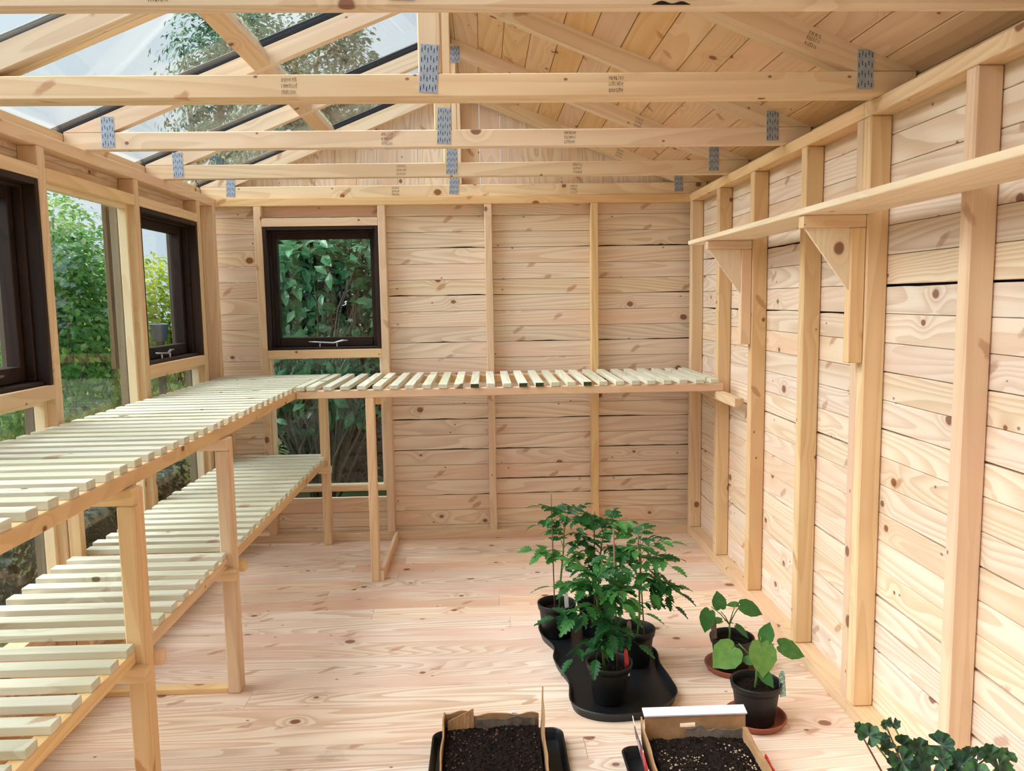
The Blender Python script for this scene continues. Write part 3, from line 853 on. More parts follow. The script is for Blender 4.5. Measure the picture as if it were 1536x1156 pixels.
def bits(n, x0, x1, y0, y1, z, s0, s1, mat, centres=None):
    V = []; F = []
    for _ in range(n):
        if centres:
            c_ = random.choice(centres); x = c_[0] + random.gauss(0, .014); y = c_[1] + random.gauss(0, .02)
        else: x = random.uniform(x0, x1); y = random.uniform(y0, y1)
        if not (x0 < x < x1 and y0 < y < y1): continue
        s = random.uniform(s0, s1); o = len(V)
        zz = z + random.uniform(-.001, .004)
        a = random.uniform(0, 6.28)
        for k in range(5):
            b = a + 6.28 * k / 5; V.append((x + s * math.cos(b) * random.uniform(.6, 1.1), y + s * math.sin(b) * random.uniform(.6, 1.1), zz))
        V.append((x, y, zz + s * .9))
        F += [(o + k, o + (k + 1) % 5, o + 5) for k in range(5)]
    return mesh_from('bits', V, F, mat)

def panel(name, a, b, hfun, out, mat, parent, z0=0.006, th=0.0045, lean=0.0, n=26, hole=None):
    """upright card panel from a to b with top height hfun(u); leaning outwards by lean"""
    a = Vector((a[0], a[1], 0)); b = Vector((b[0], b[1], 0)); out = Vector((out[0], out[1], 0))
    V = []; F = []
    for i in range(n + 1):
        u = i / n; h = hfun(u)
        rows = [z0, z0 + (h - z0) * 0.5, h] if not hole else [z0, hole[2], hole[3], max(h, hole[3] + .004)]
        for z in rows:
            wv = 0.0018 * math.sin(u * 17 + z * 40)
            p = a.lerp(b, u) + out * (lean * (z - z0) + wv)
            V.append((p.x, p.y, z))
    m = 3 if not hole else 4
    for i in range(n):
        for j in range(m - 1):
            if hole and j == 1 and hole[0] <= (i + .5) / n <= hole[1]: continue
            F.append((i * m + j, (i + 1) * m + j, (i + 1) * m + j + 1, i * m + j + 1))
    me = mesh_from('panel', V, F, mat)
    bm = bmesh.new(); bm.from_mesh(me)
    bmesh.ops.recalc_face_normals(bm, faces=bm.faces)
    bmesh.ops.solidify(bm, geom=list(bm.faces), thickness=th)
    bm.to_mesh(me); bm.free()
    return obj(name, me, I4, parent)

# tray and box beside the wall bench side
t1 = obj('seed_tray', tray_mesh(rel(rrect(-0.178, 0.216, 1.735, 2.288), (0.02, 2.0)), 0.036), T((0.02, 2.0, 0)), None)
tag(t1, 'black seed tray under the torn brown cardboard box', 'tray')
b1 = empty('cardboard_box', (0.0, 2.0, 0.005), 'torn brown cardboard box full of dark compost, tall flap at one corner', 'box')
X0, X1, Y0, Y1 = -0.140, 0.140, 1.79, 2.225
def nzf(seed, amp, base, k=7):
    r = random.Random(seed); ks = [(r.uniform(3, 30), r.uniform(0, 6.28), r.uniform(.2, 1)) for _ in range(k)]
    s = sum(q[2] for q in ks)
    return lambda u: base + amp * sum(w * math.sin(f * u + ph) for f, ph, w in ks) / s
hb = nzf(3, 0.010, 0.118)
panel('back_panel', (X0, Y1), (X1, Y1), lambda u: hb(u) + (0.012 if u < 0.28 else 0.0), (0, 1), M['card'], b1)
panel('inner_flap', (X0 + .01, Y1 - .012), (X1 - .01, Y1 - .012), nzf(5, 0.008, 0.110), (0, 1), M['damp'], b1, lean=0.05)
panel('torn_flap', (X0 + .012, Y1 - .030), (X0 + .088, Y1 - .014), lambda u: 0.112 + 0.026 * u, (0, 1), M['card'], b1, z0=0.085, lean=0.25, n=10)
panel('side_panel', (X0, Y0), (X0, Y1), lambda u: nzf(8, 0.012, 0.100)(u) + 0.028 * u, (-1, 0), M['card'], b1)
hr = nzf(9, 0.007, 0.105)
panel('side_panel', (X1, Y0), (X1, Y1), lambda u: hr(u) + (0.092 * max(0, (u - 0.62) / 0.38) ** 1.6), (1, 0), M['card'], b1, lean=0.06)
panel('front_panel', (X0, Y0), (X1, Y0), nzf(10, 0.006, 0.105), (0, -1), M['card'], b1)
panel('print_patch', (0.055, Y1 + .006), (0.120, Y1 + .006), lambda u: 0.116 + 0.004 * math.sin(9 * u), (0, 1), M['cardw'], b1, z0=0.06, n=8)
tag(obj('compost', soil_patch(X0 + .004, X1 - .004, Y0 + .006, Y1 - .016, 0.088, 0.0042, mound=0.010), I4, b1), kind='stuff')
tag(obj('bark_bits', bits(260, X0 + .01, X1 - .01, Y0 + .02, Y1 - .03, 0.092, 0.0015, 0.005, M['chip']), I4, b1), kind='stuff')

t2 = obj('seed_tray', tray_mesh(rel(rrect(0.372, 0.768, 1.66, 2.172), (0.55, 1.9)), 0.036), T((0.55, 1.9, 0)), None)
tag(t2, 'black ribbed seed tray under the fruit carton with white folded rim', 'tray')
b2 = empty('cardboard_box', (0.59, 1.95, 0.005), 'printed fruit carton of dark compost with hand hole and white folded rim', 'box')
X0, X1, Y0, Y1 = 0.440, 0.722, 1.70, 2.135
panel('back_panel', (X0, Y1), (X1 + .01, Y1), lambda u: 0.138, (0, 1), M['card'], b2, hole=(0.33, 0.49, 0.104, 0.117), lean=0.10)
V = [(X0 - .002, Y1 + .006, 0.138), (X1 + .014, Y1 + .006, 0.138), (X1 + .014, Y1 + .040, 0.145), (X0 - .002, Y1 + .040, 0.145),
     (X0 - .002, Y1 + .006, 0.142), (X1 + .014, Y1 + .006, 0.142), (X1 + .014, Y1 + .040, 0.149), (X0 - .002, Y1 + .040, 0.149)]
obj('folded_rim', mesh_from('rim', V, [(0, 3, 2, 1), (4, 5, 6, 7), (0, 1, 5, 4), (1, 2, 6, 5), (2, 3, 7, 6), (3, 0, 4, 7)], M['cardw']), I4, b2)
panel('damp_liner', (X0 + .115, Y1 - .012), (X1 - .002, Y1 - .020), lambda u: nzf(12, 0.012, 0.112)(u) - 0.012 * u, (0, 1), M['damp'], b2, lean=0.08)
panel('side_panel', (X0, Y0), (X0, Y1), lambda u: 0.108 + 0.036 * max(0, (u - .7) / .3), (-1, 0), M['card'], b2, lean=0.08)
panel('printed_side', (X0 - .010, Y0), (X0 - .008, Y1 + .01), lambda u: 0.100 + 0.042 * max(0, (u - .75) / .25), (-1, 0), M['print'], b2, lean=0.20, th=0.002)
panel('side_panel', (X1, Y0), (X1, Y1 - .01), lambda u: 0.100 + 0.008 * u, (1, 0), M['card'], b2, lean=0.06, th=0.012)
panel('printed_side', (X1 + .010, Y0), (X1 + .010, Y1 - .14), lambda u: 0.104, (1, 0), M['print'], b2, lean=0.06, th=0.003)
panel('front_panel', (X0, Y0), (X1, Y0), lambda u: 0.105, (0, -1), M['card'], b2)
tag(obj('compost', soil_patch(X0 + .006, X1 - .006, Y0 + .006, Y1 - .010, 0.082, 0.0038, mound=0.008), I4, b2), kind='stuff')
tag(obj('pale_soil_bits', bits(90, X0 + .02, X1 - .02, Y0 + .02, Y1 - .03, 0.087, 0.0015, 0.0042, M['perl'], [(0.48, 2.03), (0.49, 1.98), (0.66, 2.04), (0.69, 2.02), (0.64, 1.95), (0.55, 2.0), (0.70, 1.97)]), I4, b2), kind='stuff')
tag(obj('bark_bits', bits(160, X0 + .01, X1 - .01, Y0 + .02, Y1 - .03, 0.086, 0.0015, 0.004, M['chip']), I4, b2), kind='stuff')

# ---- pots
def pot_mesh(r1, r0, h, mat, lip=0.005):
    pro = [(0.001, 0.002), (r0 - .004, 0.0), (r0, 0.004), (r1 * 0.955, h * 0.80), (r1 * 0.965, h * 0.82), (r1 + lip * .3, h * 0.83), (r1 + lip, h - 0.003), (r1 + lip, h),
           (r1, h + 0.001), (r1 - .002, h - 0.002), (r1 * 0.94, h * 0.8), (r1 * 0.93, h * 0.72)]
    V, F = lathe(pro, 36)
    return mesh_from('pot', V, F, mat, True)
def disc_soil(r, z):
    V = [(0, 0, z + .004)]; F = []
    R = 7; S = 30
    for i in range(1, R + 1):
        for k in range(S):
            a = 6.2832 * k / S; q = r * i / R
            V.append((q * math.cos(a), q * math.sin(a), z + random.uniform(-.003, .003)))
    for k in range(S): F.append((0, 1 + k, 1 + (k + 1) % S))
    for i in range(R - 1):
        for k in range(S):
            a = 1 + i * S + k; b = 1 + i * S + (k + 1) % S; F.append((a, a + S, b + S, b))
    return mesh_from('compost', V, F, M['soil'])
def plant_tag(parent, p, mat, h=0.06, w=0.016, rz=0.0, lean=0.12):
    V = [(-w / 2, 0, -0.03), (w / 2, 0, -0.03), (w / 2, 0, h * .8), (w * .25, 0, h), (-w * .25, 0, h), (-w / 2, 0, h * .8)]
    V += [(x_, 0.0012, z_) for x_, _, z_ in V]
    F = [(0, 1, 2, 3, 4, 5), (11, 10, 9, 8, 7, 6)] + [(i, i + 6, (i + 1) % 6 + 6, (i + 1) % 6) for i in range(6)]
    return obj('plant_label', mesh_from('label', V, F, mat), T(p) @ Matrix.Rotation(rz, 4, 'Z') @ Matrix.Rotation(-lean, 4, 'X'), parent)

# ---- leaves
def leaflet(L, W, teeth=5, fold=0.25, droop=0.25, lobes=0.3):
    """serrate leaflet along +X; verts, faces"""
    n = teeth * 2
    V = [(0, 0, 0)]; F = []
    mid = [0]
    def zf(t): return -droop * L * t * t
    left = [0]; right = [0]
    for i in range(1, n):
        t = i / n
        w = W * (math.sin(math.pi * min(1, t ** 0.75)) ** 0.8) * (1.0 if i % 2 else 1.0 - lobes)
        V.append((L * t, 0, zf(t))); mid.append(len(V) - 1)
        xo = L * (t + (0.05 if i % 2 else -0.02))
        V.append((xo, w, zf(t) + fold * w - 0.15 * w * (i % 2))); left.append(len(V) - 1)
        V.append((xo, -w, zf(t) + fold * w - 0.15 * w * (i % 2))); right.append(len(V) - 1)
    V.append((L, 0, zf(1.0))); e = len(V) - 1
    mid.append(e); left.append(e); right.append(e)
    for i in range(n):
        for side, fl in ((left, 0), (right, 1)):
            q = [mid[i], mid[i + 1], side[i + 1], side[i]]
            q2 = []
            for v in q:
                if v not in q2: q2.append(v)
            if fl: q2.reverse()
            if len(q2) > 2: F.append(tuple(q2))
    return V, F
def xf(vf, m): return [tuple(m @ Vector(v)) for v in vf[0]], vf[1]
def compound_leaf(L, pairs, seed, mat, droop=0.35, wide=0.5):
    r = random.Random(seed); P = []
    pts = [Vector((L * t, 0, 0.18 * L * math.sin(math.pi * t * .8) - droop * L * t * t)) for t in (0, .2, .4, .6, .8, 1.0)]
    P.append(tube(pts, [0.0018, 0.0016, 0.0014, 0.0012, 0.001, 0.0008], 4))
    def pt(t):
        k = min(4, int(t * 5)); return pts[k].lerp(pts[k + 1], t * 5 - k)
    for i in range(pairs):
        t = 0.32 + 0.60 * i / max(1, pairs - 0.4)
        for s in (-1, 1):
            ll = L * r.uniform(.36, .48) * (0.75 + 0.5 * math.sin(math.pi * (i + .6) / (pairs + .3))); a = s * math.radians(r.uniform(48, 72))
            m = T(pt(min(1, t + r.uniform(-.03, .03)))) @ Matrix.Rotation(a, 4, 'Z') @ Matrix.Rotation(r.uniform(.05, .45), 4, 'Y') @ Matrix.Rotation(r.uniform(-.35, .35), 4, 'X')
            P.append(xf(leaflet(ll, ll * wide * .55, 5, r.uniform(.1, .4), r.uniform(.1, .4), .42), m))
        if r.random() < .6:
            ll = L * .13; m = T(pt(min(1, t + .08))) @ Matrix.Rotation(r.choice([-1, 1]) * 1.2, 4, 'Z')
            P.append(xf(leaflet(ll, ll * .35, 3), m))
    ll = L * .48
    P.append(xf(leaflet(ll, ll * wide * .6, 6, .25, .35, .42), T(pts[-1]) @ Matrix.Rotation(.45, 4, 'Y')))
    V, F = join(P)
    return mesh_from('leaf', V, F, mat)

TG = leaf_mat('tomato_leaf', [(0, srgb(12, 52, 26)), (0.5, srgb(28, 88, 40)), (1, srgb(76, 138, 58))], 0.5, 0.25, None, 0.35)
CG = leaf_mat('cucumber_leaf', [(0, srgb(36, 84, 38)), (0.5, srgb(70, 124, 58)), (1, srgb(126, 168, 84))], 0.5, 0.3, None, 0.35)
TLEAF = [compound_leaf(0.15, 3, 21 + i, TG, 0.30 + .12 * (i % 3), 0.52) for i in range(6)]
RLEAF = [compound_leaf(0.14, 2, 51 + i, TG, 0.25, 0.85) for i in range(2)]

def place_leaf(parent, me, p, azim, elev, roll=0.0, scale=1.0, name='leaf'):
    m = T(p) @ Matrix.Rotation(azim, 4, 'Z') @ Matrix.Rotation(-elev, 4, 'Y') @ Matrix.Rotation(roll, 4, 'X') @ Matrix.Scale(scale, 4)
    return obj(name, me, m, parent)

POTM = pot_mesh(0.072, 0.056, 0.132, M['potp'])
DISC = disc_soil(0.066, 0.098)
def tomato(c, label, stem_pts, cane_pts, leaves, tags=(), extra=9):
    z = 0.0045
    root = empty('tomato_plant', (c[0], c[1], z), label, 'plant', 'potted tomato plants on the tray')
    obj('pot', POTM, T((c[0], c[1], z)), root); obj('compost', DISC, T((c[0], c[1], z)), root)
    n = len(stem_pts)
    V, F = tube(stem_pts, [0.0052 - 0.0035 * i / (n - 1) for i in range(n)], 6)
    obj('stem', mesh_from('stem', V, F, M['stem'], True), I4, root)
    V, F = tube(cane_pts, 0.0028, 6); obj('cane', mesh_from('cane', V, F, M['cane'], True), I4, root)
    for (t, az, el, sc, kind) in leaves:
        f = t * (n - 1); i = min(n - 2, int(f)); p = Vector(stem_pts[i]).lerp(Vector(stem_pts[i + 1]), f - i)
        place_leaf(root, (TLEAF if kind == 0 else RLEAF)[random.randrange(6 if kind == 0 else 2)], p, math.radians(az), math.radians(el), random.uniform(-.3, .3), sc * .95)
    for q in range(extra):
        t = random.uniform(.3, .95); f = t * (n - 1); i = min(n - 2, int(f)); p = Vector(stem_pts[i]).lerp(Vector(stem_pts[i + 1]), f - i)
        place_leaf(root, TLEAF[random.randrange(6)], p, random.uniform(0, 6.28), math.radians(random.uniform(0, 40)), random.uniform(-.4, .4), random.uniform(.6, .85))
    for (p, mt, rz) in tags: plant_tag(root, p, mt, rz=rz)
    return root
c = (0.268, 3.03)
tomato(c, 'tall thin tomato plant in the pot at the far left of the tray',
       [(0.280, 3.03, 0.10), (0.284, 3.03, 0.22), (0.296, 3.03, 0.34), (0.300, 3.03, 0.42), (0.310, 3.02, 0.48)],
       [(0.258, 3.00, 0.10), (0.250, 3.03, 0.575)],
       [(.42, 178, 30, .95, 1), (.50, 200, 5, .75, 1), (.55, 10, 25, .7, 0), (.70, -30, 15, .8, 0), (.72, 140, 20, .55, 0), (.86, 0, 30, .95, 0), (.86, 190, 25, .75, 0), (.95, 80, 40, .7, 0),
        (.98, -80, 20, .7, 0), (.98, 230, 30, .7, 0), (1.0, 20, 45, .6, 0), (1.0, 150, 50, .5, 0), (.35, -20, 20, .5, 1)],
       [((0.305, 3.00, 0.13), M['tagw'], 0.2)], 3)
c = (0.425, 3.03)
tomato(c, 'dark tomato plant in the pot at the back of the tray, half hidden',
       [(0.432, 3.03, 0.10), (0.436, 3.03, 0.22), (0.442, 3.02, 0.33), (0.450, 3.01, 0.40), (0.456, 3.00, 0.44)],
       [(0.418, 3.02, 0.10), (0.420, 3.03, 0.50)],
       [(.40, 180, 25, .95, 0), (.5, 160, 30, .8, 1), (.55, -50, 20, .9, 0), (.65, 215, 20, .9, 0), (.75, 20, 25, .9, 0), (.85, 100, 30, .8, 0), (.92, 170, 35, .9, 0), (.95, -20, 30, .9, 0), (1., -100, 30, .8, 0), (1., 60, 45, .7, 0), (1., 200, 50, .7, 0)])
c = (0.528, 2.765)
tomato(c, 'spreading tomato plant in the pot at the right of the tray',
       [(0.540, 2.76, 0.10), (0.546, 2.76, 0.20), (0.545, 2.76, 0.30), (0.550, 2.75, 0.38), (0.545, 2.74, 0.44)],
       [(0.560, 2.735, 0.10), (0.540, 2.76, 0.487)],
       [(.30, -10, 15, .6, 0), (.45, 10, 20, 1.0, 0), (.5, -30, 15, 1.0, 0), (.55, 190, 15, .9, 0), (.62, -80, 15, .9, 0), (.7, 30, 25, 1.0, 0), (.72, -50, 25, .95, 0), (.8, 120, 25, .8, 0), (.85, 200, 25, .9, 0), (.9, -10, 35, .8, 0), (.95, -110, 30, .8, 0), (1., 70, 45, .7, 0), (1., 160, 40, .7, 0), (1., -50, 50, .65, 0)],
       [((0.500, 2.71, 0.125), M['damp'], 0.0)])
c = (0.395, 2.505)
tomato(c, 'bushy tomato plant in the front pot of the tray, nearest the camera',
       [(0.380, 2.51, 0.10), (0.372, 2.51, 0.20), (0.362, 2.51, 0.29), (0.352, 2.51, 0.36), (0.350, 2.50, 0.40)],
       [(0.420, 2.49, 0.10), (0.412, 2.52, 0.585)],
       [(.25, 215, 12, .95, 0), (.30, 255, 5, .95, 0), (.35, -35, 10, .9, 0), (.42, 180, 20, 1.05, 0), (.48, -80, 10, .9, 0), (.5, 20, 20, 1.0, 0), (.6, 235, 15, 1.05, 0), (.62, -20, 22, 1.0, 0), (.7, 100, 25, .9, 0), (.75, 170, 28, 1.0, 0),
        (.8, -60, 22, .95, 0), (.88, 220, 28, .9, 0), (.92, 10, 35, .95, 0), (.96, -110, 30, .9, 0), (1., 150, 45, .8, 0), (1., 60, 50, .7, 0), (1., -40, 50, .75, 0), (1., 250, 55, .6, 0)],
       [((0.448, 2.47, 0.13), M['print'], 0.5)])

# cucumbers on terracotta saucers
def heart_leaf(L, W, mat, droop=0.3, cup=0.2, seed=0):
    r = random.Random(seed); N = 22; V = [(0, 0, 0), (L * .5, 0, .02 * L - droop * L * .2)]; F = []
    ring = []
    for k in range(N + 1):
        a = math.pi * (1 - 2 * k / N) * 0.995
        rr = 0.5 * (1 + 0.16 * math.cos(a)) * (1.0 if k % 2 else 0.95)
        x = L * (0.44 + rr * math.cos(a) * (1.0 + 0.30 * max(0.0, 1 - abs(a) / .55))); y = W * rr * math.sin(a)
        if abs(a) > 2.6: x += L * 0.12 * (abs(a) - 2.6) / .54 * 1.2
        z = -droop * (x / L) ** 2 * L * .6 + cup * abs(y) * .6 + r.uniform(-.01, .01) * L
        V.append((x, y, z)); ring.append(len(V) - 1)
    for k in range(N): F.append((1, ring[k], ring[k + 1]))
    F.append((1, ring[-1], 0)); F.append((1, 0, ring[0]))
    return mesh_from('leaf', V, F, mat, True)
SAUC = mesh_from('saucer', *lathe([(0.001, 0.004), (0.074, 0.004), (0.084, 0.016), (0.090, 0.024), (0.095, 0.0245), (0.096, 0.021), (0.088, 0.006), (0.080, 0.0), (0.001, 0.0)], 40), M['terra'], True)
def cucumber(c, h, label, sauc_label, base, node, leaves, tagp, tagm):
    s = empty('plant_saucer', (c[0], c[1], 0), sauc_label, 'saucer', 'terracotta saucers on the floor')
    obj('saucer_dish', SAUC, T((c[0], c[1], 0)), s)
    root = empty('cucumber_plant', (c[0], c[1], 0.0045), label, 'plant', 'young cucumber plants in black pots')
    obj('pot', pot_mesh(0.074, 0.058, h, M['potp']), T((c[0], c[1], 0.0045)), root)
    obj('compost', disc_soil(0.069, h - 0.022), T((c[0], c[1], 0.0045)), root)
    V, F = tube([base, base.lerp(node, .5) + Vector((.002, 0, 0)), node], [.0042, .0038, .003], 7)
    obj('stem', mesh_from('stem', V, F, M['stem'], True), I4, root)
    for i, (p, L, W, nrm, tip, dr) in enumerate(leaves):
        p = Vector(p); nrm = Vector(nrm).normalized(); tip = Vector(tip); tip = (tip - nrm * tip.dot(nrm)).normalized()
        org = p - tip * L * .5
        lf = obj('leaf', heart_leaf(L, W, CG, dr, .18, i), frame(org, tip, nrm), root)
        V, F = tube([node, (node + org) / 2 + Vector((0, 0, .006)), org], [.0024, .002, .0018], 5)
        obj('leaf_stalk', mesh_from('stalk', V, F, M['stem'], True), I4, lf)
    plant_tag(root, tagp, tagm, 0.05, 0.022, 0.3)
y = 2.70
cucumber((0.868, 2.70), 0.118, 'young cucumber plant in the farther terracotta saucer, by the sole plate', 'terracotta saucer under the farther cucumber pot', at(1094, 960, y), at(1094, 936, y),
         [(at(1061, 926, y - .02), .082, .062, (-.6, -.7, .35), (-.5, -.3, -.8), .35), (at(1079, 904, y), .062, .052, (-.2, -.9, .3), (-.15, .2, 1), .15), (at(1122, 911, y), .088, .062, (.1, -.75, .65), (1, -.2, -.25), .25),
          (at(1075, 930, y), .055, .030, (0, -.5, .85), (-1, 0, .1), .3), (at(1111, 943, y - .03), .060, .034, (.3, -.5, .8), (.7, -.3, -.6), .3), (at(1102, 906, y + .02), .045, .030, (0, -.4, .9), (-1, 0, .2), .2)],
         at(1071, 945, y - .03), M['damp'])
y = 2.345
cucumber((0.832, 2.345), 0.128, 'young cucumber plant with one big round leaf, in the nearer terracotta saucer', 'terracotta saucer under the nearer cucumber pot', at(1132, 1036, y), at(1135, 998, y),
         [(at(1092, 980, y - .02), .092, .092, (-.15, -.85, .5), (-.75, -.2, -.55), .12), (at(1144, 980, y - .03), .100, .092, (.1, -.8, .55), (-.1, -.4, -.9), .2), (at(1149, 953, y), .064, .050, (-.25, -.85, .4), (.35, .2, .9), .1),
          (at(1182, 972, y), .092, .064, (.15, -.72, .68), (1, -.1, -.35), .25), (at(1147, 1012, y - .05), .062, .038, (-.3, -.7, .6), (.5, -.3, -.8), .2), (at(1124, 990, y - .03), .040, .030, (-.2, -.7, .6), (-.6, -.2, .4), .2)],
         at(1174, 1030, y - .02), None or plain('printed_plant_label', srgb(190, 222, 226), 0.4, 0, .4, 0.9, 90, srgb(40, 120, 90)))

# geranium
def ger_mat():
    m, nt = new_mat('geranium_leaf'); b = NB(nt)
    out = b.n('ShaderNodeOutputMaterial'); bs = b.n('ShaderNodeBsdfPrincipled'); tc = b.n('ShaderNodeTexCoord'); oi = b.n('ShaderNodeObjectInfo')
    ln = b.n('ShaderNodeVectorMath', operation='LENGTH'); b.l(tc.outputs['Object'], ln.inputs[0])
    d = ln.outputs['Value']
    zone = b.math('MULTIPLY', b.smooth(d, 0.003, 0.011), b.math('SUBTRACT', 1.0, b.smooth(d, 0.016, 0.024)))
    base = b.mix(oi.outputs['Random'], srgb(20, 58, 32), srgb(52, 100, 44))
    c = b.mix(b.math('MULTIPLY', zone, 0.75), base, srgb(22, 40, 40))
    b.l(c, bs.inputs['Base Color']); bs.inputs['Roughness'].default_value = 0.55
    b.l(bs.outputs[0], out.inputs[0])
    return m
GM = ger_mat()
def ger_leaf(seed):
    r = random.Random(seed); V = [(0, 0, 0)]; F = []; N = 36; R = (0.35, 0.7, 1.0); rad = 0.033
    for q in R:
        for k in range(N):
            a = 6.2832 * (k / N) * 0.93 + 0.22
            s = 1 + (0.07 * math.cos(9 * a) + .03 * math.cos(23 * a)) * q
            V.append((rad * q * s * math.cos(a), rad * q * s * math.sin(a), 0.010 * q * q + 0.0050 * q * math.sin(5 * a + seed) + .003 * q * math.sin(9 * a)))
    for k in range(N - 1): F.append((0, 1 + k, 2 + k))
    for i in range(2):
        for k in range(N - 1):
            a = 1 + i * N + k; F.append((a, a + N, a + N + 1, a + 1))
    return mesh_from('leaf', V, F, GM, True)
GL = [ger_leaf(i) for i in range(5)]
gc = Vector((0.92, 1.50, 0.0))
ger = empty('geranium_plant', gc, 'leafy geranium with dark zoned leaves by the wall, bottom right corner', 'plant')
obj('pot', pot_mesh(0.10, 0.072, 0.17, M['terra']), T(gc), ger)
obj('compost', disc_soil(0.090, 0.135), T(gc), ger)
g5 = lambda x, y, Y: at(1196 + x / 4.447, 896 + y / 4.447, Y)
gl = [(415, 885, 1.52, .8), (480, 920, 1.50, 1.15), (640, 840, 1.56, .7), (590, 850, 1.58, .55), (575, 945, 1.54, .7), (605, 1010, 1.50, .9), (700, 985, 1.52, 1.1), (815, 1015, 1.50, 1.15), (960, 985, 1.56, 1.35), (850, 1060, 1.46, .9),
      (700, 1090, 1.44, 1.3), (830, 1135, 1.42, 1.1), (960, 1085, 1.46, 1.0), (1140, 1050, 1.54, .9), (1090, 1120, 1.45, 1.4), (1290, 1050, 1.56, 1.1), (1345, 1120, 1.46, 1.3), (1395, 1070, 1.54, 1.0), (1200, 1040, 1.58, .7), (640, 1130, 1.46, 1.0),
      (900, 1180, 1.40, 1.2), (1200, 1190, 1.42, 1.3), (760, 1220, 1.42, 1.2), (1050, 1260, 1.4, 1.2), (1400, 1210, 1.46, 1.2)]
for i, (x_, y_, Y, sc) in enumerate(gl):
    p = g5(x_, y_, Y)
    tilt = Vector((random.uniform(-.5, .5) - .1, -0.75 + random.uniform(-.3, .3), 0.75)).normalized()
    m = T(p) @ tilt.to_track_quat('Z', 'X').to_matrix().to_4x4() @ Matrix.Rotation(random.uniform(0, 6.28), 4, 'Z') @ Matrix.Scale(sc * 0.60, 4)
    lf = obj('leaf', GL[i % 5], m, ger)
    root_p = gc + Vector((random.uniform(-.04, .04), random.uniform(-.03, .03), 0.14))
    midp = (p + root_p) / 2 + Vector((0, 0.02, 0.03))
    V, F = tube([root_p, midp, p - tilt * .001], [.0034, .0026, .0018], 5)
    obj('leaf_stalk', mesh_from('stalk', V, F, M['stemb'] if i % 3 == 0 else M['stem'], True), I4, lf)
# ================================================================== GARDEN OUTSIDE
def leaf_mesh(name, P, size, mat, up=0.5, aspect=0.5, seed=0, outward=None, tint=None):
    """many folded leaves at points P (n x 3)"""
    r = np.random.default_rng(seed); n = len(P)
    nrm = r.normal(0, 1, (n, 3)); nrm[:, 2] = np.abs(nrm[:, 2]) + up
    if outward is not None:
        o = P - outward; nrm += 0.9 * o / (np.linalg.norm(o, axis=1, keepdims=True) + 1e-6)
    nrm /= np.linalg.norm(nrm, axis=1, keepdims=True)
    t = r.normal(0, 1, (n, 3)); t[:, 2] -= 0.5
    t -= nrm * np.sum(t * nrm, axis=1, keepdims=True); t /= np.linalg.norm(t, axis=1, keepdims=True)
    s = np.cross(nrm, t)
    L = size * r.uniform(.65, 1.25, (n, 1)); W = L * aspect * .5
    b = P; tip = P + t * L - nrm * L * .12; m = P + t * L * .48 + nrm * L * .02
    l = P + t * L * .45 + s * W + nrm * W * .35; q = P + t * L * .45 - s * W + nrm * W * .35
    l2 = P + t * L * .78 + s * W * .6 + nrm * W * .1 - nrm * L * .05; q2 = P + t * L * .78 - s * W * .6 + nrm * W * .1 - nrm * L * .05
    V = np.stack([b, q, q2, tip, l2, l, m], 1).reshape(-1, 3)
    base = (np.arange(n) * 7)[:, None]
    tri = np.array([[0, 1, 6], [1, 2, 6], [2, 3, 6], [3, 4, 6], [4, 5, 6], [5, 0, 6]])
    F = (base[:, None, :] + tri[None]).reshape(-1, 3)
    me = bpy.data.meshes.new(name)
    me.from_pydata(V.tolist(), [], F.tolist())
    me.materials.append(mat)
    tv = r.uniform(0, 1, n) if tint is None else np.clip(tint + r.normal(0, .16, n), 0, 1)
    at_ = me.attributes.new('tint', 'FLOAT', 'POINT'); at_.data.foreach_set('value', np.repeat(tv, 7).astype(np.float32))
    me.update()
    return me

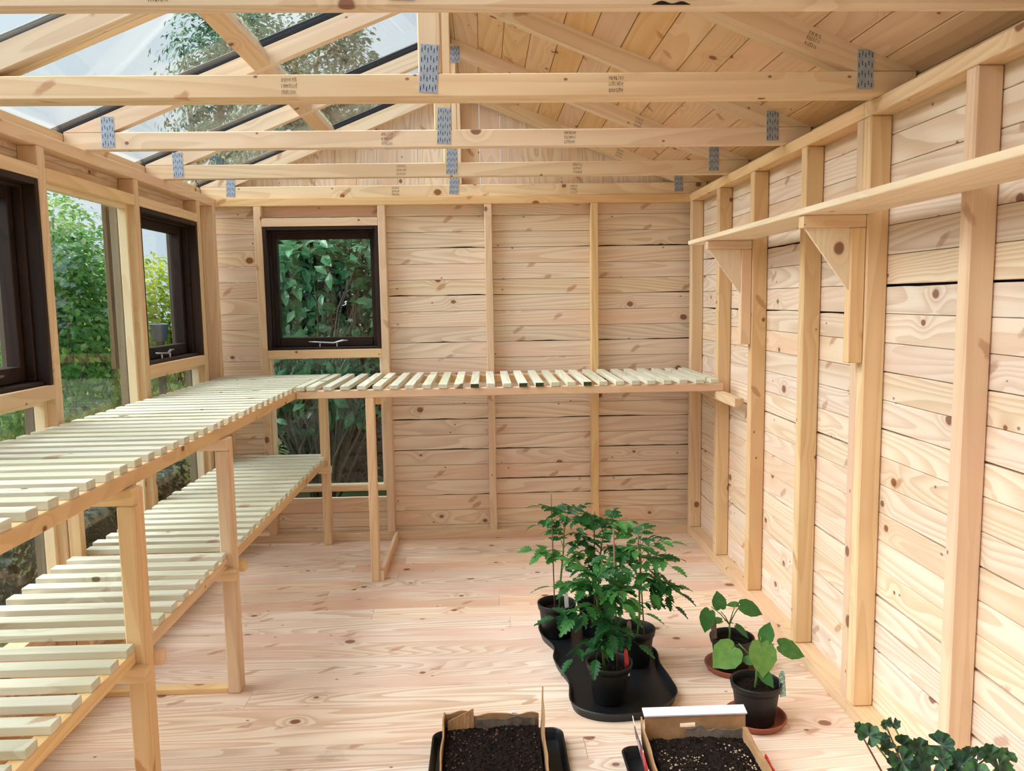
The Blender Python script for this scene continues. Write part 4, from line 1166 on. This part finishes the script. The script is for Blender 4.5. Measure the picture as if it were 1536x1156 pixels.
BARK = plain('grey_bark', srgb(136, 126, 114), 0.9, 0, .2, .7, 25, srgb(92, 82, 74))
def shrub(name, label, cat, base, blobs, n, size, mat, aspect=0.5, group=None, nb=10, seed=1, up=0.4, br=0.012, shell=True):
    """leafy plant: foliage in ellipsoid blobs (centre, radii) and branches from its foot"""
    r = np.random.default_rng(seed)
    root = empty(name, base, label, cat, group)
    vol = np.array([b[1][0] * b[1][1] * b[1][2] for b in blobs]) ** .67; vol /= vol.sum()
    pts = []; tints = []
    for (c, rad), v in zip(blobs, vol):
        k = max(8, int(n * v))
        d = r.normal(0, 1, (k, 3)); d /= np.linalg.norm(d, axis=1, keepdims=True)
        q = r.uniform(0, 1, (k, 1)) ** (.28 if shell else .5)
        # clumps
        ph = r.uniform(0, 6.28, 3)
        lump = 1 + .16 * np.sin(5 * d[:, :1] + ph[0]) * np.sin(6 * d[:, 1:2] + ph[1]) + .10 * np.sin(11 * d[:, 2:3] + ph[2])
        pts.append(np.array(c) + d * q * lump * np.array(rad))
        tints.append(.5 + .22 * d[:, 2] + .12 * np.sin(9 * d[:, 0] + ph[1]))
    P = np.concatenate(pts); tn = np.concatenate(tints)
    ctr = np.average(np.array([b[0] for b in blobs]), axis=0, weights=vol)
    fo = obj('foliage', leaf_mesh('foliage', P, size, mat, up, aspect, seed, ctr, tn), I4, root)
    tag(fo, kind='stuff')
    for i in range(nb):
        c, rad = blobs[i % len(blobs)]
        e = Vector(c) + Vector((r.uniform(-.7, .7) * rad[0], r.uniform(-.7, .7) * rad[1], r.uniform(-.2, .7) * rad[2]))
        b0 = Vector(base) + Vector((r.uniform(-.06, .06), r.uniform(-.06, .06), 0))
        m1 = b0.lerp(e, .35) + Vector((r.uniform(-.15, .15), r.uniform(-.15, .15), .1)); m2 = b0.lerp(e, .7) + Vector((r.uniform(-.15, .15), r.uniform(-.15, .15), .05))
        V, F = tube([b0, m1, m2, e], [br, br * .75, br * .5, br * .25], 5)
        obj('branch', mesh_from('branch', V, F, BARK, True), I4, root)
    return root

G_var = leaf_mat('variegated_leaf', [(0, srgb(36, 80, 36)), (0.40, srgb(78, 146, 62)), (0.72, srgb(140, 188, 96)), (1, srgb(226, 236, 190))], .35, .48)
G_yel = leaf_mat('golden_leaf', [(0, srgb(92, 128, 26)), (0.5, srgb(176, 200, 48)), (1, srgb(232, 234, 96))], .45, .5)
G_lau = leaf_mat('glossy_laurel_leaf', [(0, srgb(30, 78, 50)), (0.4, srgb(76, 146, 98)), (0.75, srgb(140, 198, 150)), (1, srgb(222, 240, 220))], .22, .35, spec=.7)  # pale stops paint sky reflections onto these shadowed leaves
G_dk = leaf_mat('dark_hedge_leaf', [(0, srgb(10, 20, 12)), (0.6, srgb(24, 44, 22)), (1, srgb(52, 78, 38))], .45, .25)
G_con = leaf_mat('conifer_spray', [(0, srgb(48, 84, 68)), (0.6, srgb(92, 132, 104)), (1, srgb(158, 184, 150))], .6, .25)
GZ = -0.22
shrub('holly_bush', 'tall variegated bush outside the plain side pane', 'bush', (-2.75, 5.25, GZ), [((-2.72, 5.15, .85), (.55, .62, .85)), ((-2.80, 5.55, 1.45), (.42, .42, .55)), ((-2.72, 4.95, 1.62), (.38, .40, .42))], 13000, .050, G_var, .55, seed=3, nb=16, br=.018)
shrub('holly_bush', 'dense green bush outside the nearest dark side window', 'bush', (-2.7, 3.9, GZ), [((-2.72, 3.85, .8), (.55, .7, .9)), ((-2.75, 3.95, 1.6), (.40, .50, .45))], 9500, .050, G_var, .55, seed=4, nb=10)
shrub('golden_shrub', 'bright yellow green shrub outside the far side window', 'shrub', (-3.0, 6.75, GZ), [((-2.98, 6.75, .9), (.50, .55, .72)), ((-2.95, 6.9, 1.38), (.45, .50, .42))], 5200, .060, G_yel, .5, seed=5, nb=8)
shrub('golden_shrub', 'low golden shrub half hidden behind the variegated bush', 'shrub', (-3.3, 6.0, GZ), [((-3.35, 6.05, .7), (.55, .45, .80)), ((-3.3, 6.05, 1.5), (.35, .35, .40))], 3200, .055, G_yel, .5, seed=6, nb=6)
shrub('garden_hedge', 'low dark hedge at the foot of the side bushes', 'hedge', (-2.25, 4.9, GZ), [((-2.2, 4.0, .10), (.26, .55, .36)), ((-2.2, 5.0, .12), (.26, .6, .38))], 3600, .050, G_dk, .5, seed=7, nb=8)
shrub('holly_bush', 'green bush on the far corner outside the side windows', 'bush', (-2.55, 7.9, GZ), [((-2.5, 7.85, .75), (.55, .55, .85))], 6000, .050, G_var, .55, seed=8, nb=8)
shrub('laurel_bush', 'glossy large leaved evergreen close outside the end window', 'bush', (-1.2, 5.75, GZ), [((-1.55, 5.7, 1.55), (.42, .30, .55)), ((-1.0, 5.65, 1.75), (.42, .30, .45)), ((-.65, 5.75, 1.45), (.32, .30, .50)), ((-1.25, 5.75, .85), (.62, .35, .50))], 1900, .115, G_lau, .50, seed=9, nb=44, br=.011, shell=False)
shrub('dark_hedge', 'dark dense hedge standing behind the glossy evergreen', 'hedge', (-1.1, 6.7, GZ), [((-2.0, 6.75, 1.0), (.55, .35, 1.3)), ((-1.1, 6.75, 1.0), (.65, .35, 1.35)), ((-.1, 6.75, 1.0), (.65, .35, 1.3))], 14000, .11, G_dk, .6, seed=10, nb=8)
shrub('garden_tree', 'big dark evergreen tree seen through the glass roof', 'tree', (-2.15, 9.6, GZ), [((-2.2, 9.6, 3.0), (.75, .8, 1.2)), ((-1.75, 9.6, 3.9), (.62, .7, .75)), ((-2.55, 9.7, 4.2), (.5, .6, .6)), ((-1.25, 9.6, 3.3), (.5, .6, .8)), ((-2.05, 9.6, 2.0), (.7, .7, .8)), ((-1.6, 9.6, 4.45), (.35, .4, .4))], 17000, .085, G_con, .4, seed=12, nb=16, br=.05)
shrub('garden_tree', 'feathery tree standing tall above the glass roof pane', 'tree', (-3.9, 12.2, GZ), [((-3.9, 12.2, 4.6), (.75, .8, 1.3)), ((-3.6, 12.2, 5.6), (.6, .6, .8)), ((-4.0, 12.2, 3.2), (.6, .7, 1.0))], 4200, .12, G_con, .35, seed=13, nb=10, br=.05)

# blue tub among the bushes
tub = empty('plastic_tub', at(240, 512, 5.9) - Vector((0, 0, .0)), 'lavender blue plastic tub among the bushes, through the far side window', 'tub')
bp_ = at(240, 512, 5.9)
V, F = lathe([(0.001, 0), (0.050, 0), (0.062, 0.12), (0.066, 0.122), (0.066, 0.128), (0.058, 0.128), (0.052, 0.02), (0.001, .018)], 24)
obj('tub_body', mesh_from('tub', V, F, plain('lavender_plastic', srgb(190, 194, 252), 0.45), True), T(bp_), tub)
V, F = tube([(bp_.x, bp_.y, GZ), (bp_.x, bp_.y, bp_.z)], .03, 8)
post = obj('wooden_post', mesh_from('post', V, F, M['trim']), I4, None)
tag(post, 'short rough post under the lavender tub outside', 'post')
